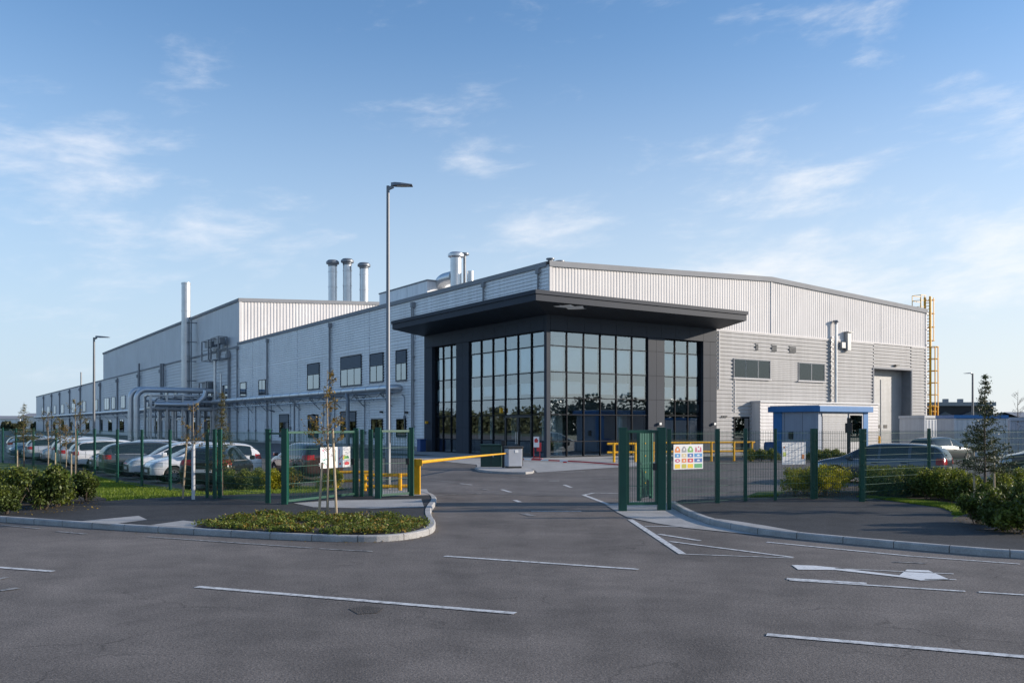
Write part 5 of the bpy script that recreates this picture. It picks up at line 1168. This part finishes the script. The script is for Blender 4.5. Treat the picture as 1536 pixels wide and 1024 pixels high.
# ================================================================== CARS
def lerp(a, b, t): return a + (b - a) * t
def interp(tab, x):
    for (x0, *a), (x1, *c) in zip(tab, tab[1:]):
        if x <= x1: k = (x - x0) / (x1 - x0); k = max(0, k); return [lerp(p, q, k) for p, q in zip(a, c)]
    return list(tab[-1][1:])
def car_proto(name, L, Wd, stations, wb, rw, glass_x, tail_z, label):
    """stations: x, belt z, top z, half width, roof half width, low z; x forward"""
    t = thing(name, label, 'car'); b = MB(); n = 10; rings = []
    for x, zb, zt, w, wt, zl in stations:
        half = [(0, zl), (w * .82, zl), (w * .95, zl + .09), (w, zl + .30), (w * 1.0, lerp(zl, zb, .72)), (w * .955, zb), (lerp(w * .93, wt, .55), lerp(zb, zt, .55)), (wt, lerp(zb, zt, .90)), (wt * .78, zt), (0, zt + .012)]
        rings.append([(x, -y, z) for y, z in half] + [(x, y, z) for y, z in half[-2:0:-1]])
    m = len(rings[0])
    for rg in rings: b.v += rg
    for i in range(len(rings) - 1):
        for k in range(m): b.f.append((i * m + k, i * m + (k + 1) % m, (i + 1) * m + (k + 1) % m, (i + 1) * m + k))
    for i, flip in ((0, False), (len(rings) - 1, True)):             # end caps as strips
        for k in range(m // 2):
            q = (i * m + k, i * m + (m - k) % m, i * m + (m - k - 1) % m, i * m + k + 1); q = q[::-1] if flip else q
            q = tuple(dict.fromkeys(q))
            if len(q) > 2: b.f.append(q)
    body = b.build('body', 'white', t); bm = bmesh.new(); bm.from_mesh(body.data); bmesh.ops.recalc_face_normals(bm, faces=bm.faces); bm.to_mesh(body.data); bm.free()
    ms = body.modifiers.new('s', 'SUBSURF'); ms.levels = ms.render_levels = 3
    dg = bpy.context.evaluated_depsgraph_get(); sm = bpy.data.meshes.new_from_object(body.evaluated_get(dg))
    def pick(cond, off):
        q = MB(); 
        for p in sm.polygons:
            if cond(p.center, p.normal): q.add([sm.vertices[i].co + sm.vertices[i].normal * off for i in p.vertices], [tuple(range(len(p.vertices)))])
        return q
    tab = [(s[0], s[1], s[2]) for s in stations]
    zb = lambda x: interp(tab, x)[0]; zt = lambda x: interp(tab, x)[1]
    parts = []
    parts.append(('windscreen', 'carglass', pick(lambda c, nn: nn.x > .28 and c.z > zb(c.x) + .05 and nn.z > .1 and abs(c.y) < Wd * .40 and glass_x[3] - .25 < c.x and c.z < zt(glass_x[3] - .3) - .05 and c.x < glass_x[4], .004)))
    parts.append(('rear_window', 'carglass', pick(lambda c, nn: nn.x < -.30 and c.z > zb(-L / 2 + .2) + .06 and c.z < zt(-L / 2 + .75) - .07 and abs(c.y) < Wd * .36, .004)))
    for a, c_ in ((glass_x[0], glass_x[1] - .03), (glass_x[1] + .03, glass_x[2] - .03), (glass_x[2] + .03, glass_x[3])):
        for s in (-1, 1):
            parts.append(('side_window', 'carglass', pick(lambda c, nn, a=a, c_=c_, s=s: nn.y * s > .55 and a < c.x < c_ and zb(c.x) + .04 < c.z < zt(c.x) - .10, .004)))
    fx, rx = L / 2, -L / 2
    for s in (-1, 1):
        parts.append(('headlight', 'head', pick(lambda c, nn, s=s: c.x > fx - .42 and .62 < c.z < .80 and c.y * s > Wd * .25 and nn.z < .75, .006)))
        parts.append(('tail_light', 'tail', pick(lambda c, nn, s=s: c.x < rx + .30 and tail_z[0] < c.z < tail_z[1] and c.y * s > Wd * .24, .006)))
    parts.append(('grille', 'black', pick(lambda c, nn: nn.x > .6 and .34 < c.z < .60 and abs(c.y) < Wd * .30, .005)))
    parts.append(('lower_trim', 'black', pick(lambda c, nn: c.z < .33, .003)))
    tree = BVHTree.FromPolygons([v.co.copy() for v in sm.vertices], [tuple(p.vertices) for p in sm.polygons])
    # wheel arches cut with cylinders
    old = body.data; body.modifiers.clear(); body.data = sm
    cut = []
    for x in wb:
        cb = MB()
        pr = [(0, -Wd / 2 - .3), (rw + .055, -Wd / 2 - .3), (rw + .055, -Wd / 2 + .27), (0, -Wd / 2 + .27)]
        for sgn in (1, -1):
            vs = MB().tube([(x, sgn * (Wd / 2 + .3), rw), (x, sgn * (Wd / 2 - .27), rw)], rw + .055, 28); cb.add(vs.v, vs.f)
        co = cb.build('cutter', 'black'); bmx = bmesh.new(); bmx.from_mesh(co.data); bmesh.ops.recalc_face_normals(bmx, faces=bmx.faces); bmx.to_mesh(co.data); bmx.free()
        cut.append(co); md = body.modifiers.new('c', 'BOOLEAN'); md.operation = 'DIFFERENCE'; md.object = co; md.solver = 'EXACT'
    dg = bpy.context.evaluated_depsgraph_get(); nm = bpy.data.meshes.new_from_object(body.evaluated_get(dg)); body.modifiers.clear(); body.data = nm
    for c in cut: bpy.data.objects.remove(c)
    nm.materials.clear(); nm.materials.append(M['white']); nm.materials.append(M['black'])
    for p in nm.polygons:
        p.use_smooth = True; p.material_index = 0
        for x in wb:
            if math.hypot(p.center.x - x, p.center.z - rw) < rw + .05 and abs(p.center.y) < Wd / 2 - .02: p.material_index = 1; p.use_smooth = False
    for nme, mm, q in parts:
        if q.f:
            ob = q.build(nme, mm, t)
            bmx = bmesh.new(); bmx.from_mesh(ob.data); bmesh.ops.remove_doubles(bmx, verts=bmx.verts, dist=.0004); bmx.to_mesh(ob.data); bmx.free()
            for p in ob.data.polygons: p.use_smooth = True
    for x in wb:
        for s in (-1, 1):
            y = s * (Wd / 2 - .125); q = MB()
            w_ = q.lathe((x, y, rw), [(rw * .62, -.10), (rw * .93, -.105), (rw, -.07), (rw, .07), (rw * .93, .105), (rw * .62, .10), (rw * .62, -.10)], 28, 'y').build('tyre', 'tyre', t, True)
            q = MB(); yo = y + s * .085
            q.lathe((x, yo, rw), [(rw * .66, -.012), (rw * .66, .012), (rw * .56, .012), (rw * .56, -.012), (rw * .66, -.012)], 24, 'y')
            for k in range(10):
                a = 2 * PI * k / 10 + .1 * (k % 2); q.bar((x, yo, rw), (x + math.cos(a) * rw * .6, yo, rw + math.sin(a) * rw * .6), .035, .03, (0, 1, 0))
            q.lathe((x, yo, rw), [(0, s * .02), (.06, s * .02), (.06, 0)], 10, 'y'); q.build('rim', 'rim', w_)
            MB().tube([(x, y - .05, rw), (x, y + .05, rw)], rw * .6, 20).build('brake', 'black', w_)
    for s in (-1, 1):
        o = MB().box(glass_x[3] - .02, glass_x[3] + .16, s * (Wd / 2 + .08) - .1, s * (Wd / 2 + .08) + .07, zb(glass_x[3]) + .02, zb(glass_x[3]) + .17).build('door_mirror', 'white', t, bevel=.035)
        for xa in (glass_x[1], glass_x[2]):
            MB().box(xa + .06, xa + .26, s * (Wd / 2 - .012) - .018, s * (Wd / 2 - .012) + .018, zb(xa) - .16, zb(xa) - .125).build('door_handle', 'black', t)
        q = MB()
        for xa, za, zc in ((glass_x[1], .36, zb(glass_x[1])), (glass_x[2], .34, zb(glass_x[2])), (glass_x[3] + .12, .36, zb(glass_x[3])), (glass_x[0] + .25, .62, zb(glass_x[0]))):
            pts = []
            for k in range(15):
                hit = tree.ray_cast(Vector((xa, s * 2.0, za + (zc - za) * k / 14)), Vector((0, -s, 0)))
                if hit[0]: pts.append(hit[0] + hit[1] * .003)
            for a, c in zip(pts, pts[1:]): q.add([a + Vector((-.007, 0, 0)), a + Vector((.007, 0, 0)), c + Vector((.007, 0, 0)), c + Vector((-.007, 0, 0))], [(0, 1, 2, 3)])
        q.build('door_seam', 'black', t)
        q = MB(); pts = []
        for k in range(25):
            xa = glass_x[0] + .1 + (glass_x[3] - glass_x[0]) * k / 24; hit = tree.ray_cast(Vector((xa, s * 2.0, zb(xa) + .015)), Vector((0, -s, 0)))
            if hit[0]: pts.append(hit[0] + hit[1] * .006)
        for a, c in zip(pts, pts[1:]): q.add([a + Vector((0, 0, -.012)), c + Vector((0, 0, -.012)), c + Vector((0, 0, .012)), a + Vector((0, 0, .012))], [(0, 1, 2, 3)])
        q.build('window_trim', 'galv', t)
    MB().box(rx - .012, rx + .06, -.26, .26, .62, .73).build('number_plate', 'plate', t); MB().box(fx - .06, fx + .012, -.26, .26, .42, .53).build('number_plate', 'plate', t)
    return t
Wc = 1.82
SUV = car_proto('parked_suv', 4.5, Wc, [(-2.25, .80, .98, .70, .55, .40), (-2.22, .96, 1.14, .80, .60, .30), (-2.10, 1.03, 1.40, .87, .62, .24), (-1.85, 1.05, 1.60, .90, .64, .22), (-1.1, 1.03, 1.655, .91, .66, .21), (-.2, 1.00, 1.66, .91, .66, .21), (.35, .99, 1.60, .91, .65, .21), (.85, .985, 1.30, .91, .66, .21), (1.22, .98, 1.06, .91, .72, .21), (1.65, .94, 1.00, .90, .70, .22), (2.02, .86, .91, .86, .66, .24), (2.2, .74, .78, .76, .58, .27), (2.25, .60, .64, .66, .5, .34)], (-1.32, 1.36), .345, (-1.88, -1.12, -.14, .80, 1.35), (.84, 1.08), 'white suv')
EST = car_proto('parked_estate', 4.75, Wc, [(-2.375, .72, .92, .68, .54, .38), (-2.34, .86, 1.05, .80, .58, .28), (-2.22, .93, 1.24, .87, .60, .22), (-1.9, .95, 1.41, .90, .62, .20), (-1.2, .94, 1.475, .91, .63, .19), (-.3, .92, 1.48, .91, .63, .19), (.25, .91, 1.44, .91, .62, .19), (.8, .905, 1.18, .91, .64, .19), (1.22, .90, .97, .91, .70, .19), (1.7, .86, .92, .90, .70, .20), (2.1, .78, .84, .86, .64, .22), (2.32, .68, .72, .76, .56, .25), (2.375, .55, .6, .66, .5, .32)], (-1.38, 1.42), .33, (-2.05, -1.18, -.18, .74, 1.3), (.76, .93), 'grey estate')
HAT = car_proto('parked_hatchback', 4.2, 1.78, [(-2.1, .76, .94, .68, .54, .38), (-2.06, .92, 1.08, .79, .58, .28), (-1.92, .98, 1.30, .85, .60, .22), (-1.6, .98, 1.46, .88, .62, .20), (-.9, .96, 1.51, .89, .63, .19), (-.2, .94, 1.515, .89, .63, .19), (.3, .93, 1.45, .89, .62, .19), (.8, .92, 1.20, .89, .64, .19), (1.2, .91, .98, .89, .70, .19), (1.55, .87, .93, .87, .68, .20), (1.88, .79, .84, .83, .62, .22), (2.06, .68, .72, .74, .55, .25), (2.1, .55, .6, .64, .48, .32)], (-1.24, 1.28), .32, (-1.66, -1.0, -.1, .76, 1.3), (.86, 1.04), 'dark hatch')
CARS = {'s': [SUV, False], 'e': [EST, False], 'h': [HAT, False]}
def put_car(kind, x, y, head, col, label, group=None, sc=(1, 1, 1)):
    p = CARS[kind]; ov = {'body': P[col], 'door_mirror': P[col]}
    if not p[1]:
        p[1] = True; r = p[0]; r.location = (x, y, .004); r.rotation_euler = (0, 0, head); r['label'] = label
        for ch in r.children:
            nme = ch.name.split('.')[0]
            if nme in ov: ch.material_slots[0].link = 'OBJECT'; ch.material_slots[0].material = ov[nme]
    else: r = dup(p[0], (x, y, .004), head, label, None, ov)
    if group: r['group'] = group
    r.scale = sc
    return r
row = [(-16.2, 'h', 1, 'dark', 'dark hatchback with red tail lights behind the white trunk guard'), (-12.8, 'h', 0, 'white', 'white hatchback nose out with alloy wheel facing the fence, nearest of the whites'), (-9.9, 'h', 0, 'white', 'second white hatchback nose out between the near white one and the dark estate'),
       (-7.0, 'e', 1, 'grey', 'dark grey estate with wide red tail lights left of the white pair'), (-3.9, 'h', 0, 'silver', 'pale hatchback nose out just left of the dark grey estate'), (-.9, 'e', 1, 'white', 'white estate rear out with red lights behind staked saplings'), (2.1, 'e', 1, 'silver', 'silver estate rear out behind the pale stakes'), (5.1, 'h', 1, 'white', 'white hatchback rear out right of the spiky conifer'),
       (8.1, 'h', 0, 'silver', 'pale hatchback behind the thin spiky conifer'), (11.1, 'e', 1, 'silver', 'silver estate left of the thin spiky conifer'), (14.1, 'h', 0, 'blue', 'blue hatchback near the left edge of the photo'), (17.2, 'e', 0, 'blue', 'blue estate at the left edge of the car park row'), (20.3, 'h', 1, 'white', 'farthest white hatchback at the end of the car row')]
for y, k, rear, col, lab in row:
    x = -25.9 - .07 * (y + 16)
    if y < -16: put_car(k, -10.38, 31.19, R(95), col, lab, 'cars parked along the left fence')
    else: put_car(k, *L2W(x, y), TH + (0 if rear else PI), col, lab, 'cars parked along the left fence')
put_car('h', -8.35, 35.6, TH + PI / 2, 'maroon', 'dark maroon hatchback seen from behind the wide left gate')
put_car('s', 14.0, 33.4, math.atan2(.6, -.8), 'bluegrey', 'blue grey estate with red tail light behind the right hedge', None, (1.06, 1, .915))
put_car('s', 22.5, 36.2, math.atan2(.36, -.93), 'maroon', 'dark car cut by the right edge behind the slim conifer')
put_car('h', 24.6, 50.5, math.atan2(.5, .85), 'dark', 'dark hatchback half hidden behind the blue grey estate')

# ================================================================== LIGHT, SKY, CAMERA
EL, AZ = R(17), R(2)
sd = Vector((math.cos(EL) * math.cos(AZ), math.cos(EL) * math.sin(AZ), math.sin(EL)))
sun = bpy.data.lights.new('sun', 'SUN'); sun.energy = 3.7; sun.angle = R(.6); sun.color = (1.0, .875, .74)
so = bpy.data.objects.new('sun', sun); COL.objects.link(so); so.rotation_euler = sd.to_track_quat('Z', 'Y').to_euler()
wd_ = bpy.data.worlds.new('World'); S.world = wd_; wd_.use_nodes = True; t = wd_.node_tree; bg = t.nodes['Background']
sky = N(t, 'ShaderNodeTexSky', sky_type='NISHITA'); sky.sun_disc = False; sky.sun_elevation = EL; sky.sun_rotation = PI / 2 - AZ; sky.air_density = 1.0; sky.dust_density = .25; sky.ozone_density = 3.0; sky.altitude = 0
bg.inputs['Strength'].default_value = .15
lk = t.links.new
def math_(op, a, b=None, c=None):
    n = N(t, 'ShaderNodeMath', operation=op)
    for i, x in enumerate((a, b, c)):
        if x is None: continue
        if isinstance(x, (int, float)): n.inputs[i].default_value = x
        else: lk(x, n.inputs[i])
    return n.outputs[0]
def ramp(x, a, b, c=0.0, d=1.0):
    n = N(t, 'ShaderNodeMapRange', interpolation_type='SMOOTHSTEP'); lk(x, n.inputs[0])
    for i, v in zip((1, 2, 3, 4), (a, b, c, d)): n.inputs[i].default_value = v
    return n.outputs[0]
def mixc(f, a, b):
    n = N(t, 'ShaderNodeMix', data_type='RGBA')
    for i, x in ((0, f), (6, a), (7, b)):
        if isinstance(x, tuple): n.inputs[i].default_value = (*x, 1)
        elif isinstance(x, float): n.inputs[i].default_value = x
        else: lk(x, n.inputs[i])
    return n.outputs[2]
tc = N(t, 'ShaderNodeTexCoord'); sep = N(t, 'ShaderNodeSeparateXYZ'); lk(tc.outputs['Generated'], sep.inputs[0])
az = math_('ARCTAN2', sep.outputs['X'], sep.outputs['Y']); el = math_('ARCSINE', sep.outputs['Z'])
# thin bright air low over the horizon, whiter towards the sun
tint = N(t, 'ShaderNodeMix', data_type='RGBA', blend_type='MULTIPLY'); tint.inputs[0].default_value = 1.0; tint.inputs[7].default_value = (.77, .87, .93, 1); lk(sky.outputs[0], tint.inputs[6])
warm = ramp(az, -.5, .75)
veilc = mixc(warm, (2.6, 3.15, 3.8), (3.7, 3.85, 4.0))
base = mixc(ramp(el, .46, -.02, 0.0, .92), tint.outputs[2], veilc)
# broken thin cloud
cv = N(t, 'ShaderNodeCombineXYZ'); lk(math_('ADD', az, math_('MULTIPLY', el, -.9)), cv.inputs[0]); lk(el, cv.inputs[1])
def cloudnoise(sx, sy, off, scale, det, rough, dist):
    m_ = N(t, 'ShaderNodeMapping'); m_.inputs['Scale'].default_value = (sx, sy, 1); m_.inputs['Location'].default_value = off; lk(cv.outputs[0], m_.inputs['Vector'])
    n_ = N(t, 'ShaderNodeTexNoise', Scale=scale, Detail=det, Roughness=rough, Distortion=dist); lk(m_.outputs[0], n_.inputs['Vector']); return n_.outputs['Fac']
nA = cloudnoise(1.0, 2.6, (1.7, .3, 0), 5.5, 10.0, .62, .25); nB = cloudnoise(1.0, 3.2, (4.2, 1.3, 0), 16.0, 6.0, .6, .4)
nz = math_('ADD', math_('MULTIPLY', nA, .72), math_('MULTIPLY', nB, .28))
m_sum = None
for a0, e0, sa, se, w in ((.33, .245, .08, .035, .8), (.53, .275, .06, .03, 1.0), (.33, .165, .16, .045, 1.25), (.45, .31, .10, .03, .3), (.055, .215, .075, .03, 1.1), (-.46, .27, .14, .05, .6), (-.36, .20, .15, .045, .7), (-.45, .15, .15, .04, .65), (-.045, .29, .035, .02, .8), (.34, .41, .12, .035, .15), (.50, .16, .14, .06, .8), (.26, .31, .12, .03, .5)):
    d1 = math_('DIVIDE', math_('SUBTRACT', az, a0), sa); d2 = math_('DIVIDE', math_('SUBTRACT', el, e0), se)
    gss = math_('MULTIPLY', math_('EXPONENT', math_('MULTIPLY', math_('ADD', math_('MULTIPLY', d1, d1), math_('MULTIPLY', d2, d2)), -1.0)), w)
    m_sum = gss if m_sum is None else math_('MAXIMUM', m_sum, gss)
back = math_('MULTIPLY', ramp(sep.outputs['Y'], .3, -.2), .2)              # the sky behind the viewer has its own clouds
cover = math_('ADD', math_('MAXIMUM', m_sum, back), .02)
cl = ramp(math_('ADD', nz, math_('MULTIPLY', cover, .225)), .545, .90, 0.0, .85)
col = mixc(cl, base, mixc(warm, (4.1, 4.25, 4.6), (4.6, 4.6, 4.6)))
lk(col, bg.inputs['Color'])
cam = bpy.data.cameras.new('camera'); co = bpy.data.objects.new('camera', cam); COL.objects.link(co); co.location = (0, 0, CAMH); co.rotation_euler = (PI / 2, 0, 0)
cam.sensor_width = 36; cam.lens = 36 * F / 1536; cam.shift_y = (YH - 512) / 1536; cam.clip_end = 4000; cam.clip_start = .1
S.camera = co
S.view_settings.view_transform = 'Standard'; S.view_settings.look = 'None'; S.view_settings.exposure = .6; S.view_settings.gamma = 1
S.cycles.max_bounces = 8; S.cycles.transparent_max_bounces = 16
S.cycles.use_denoising = True
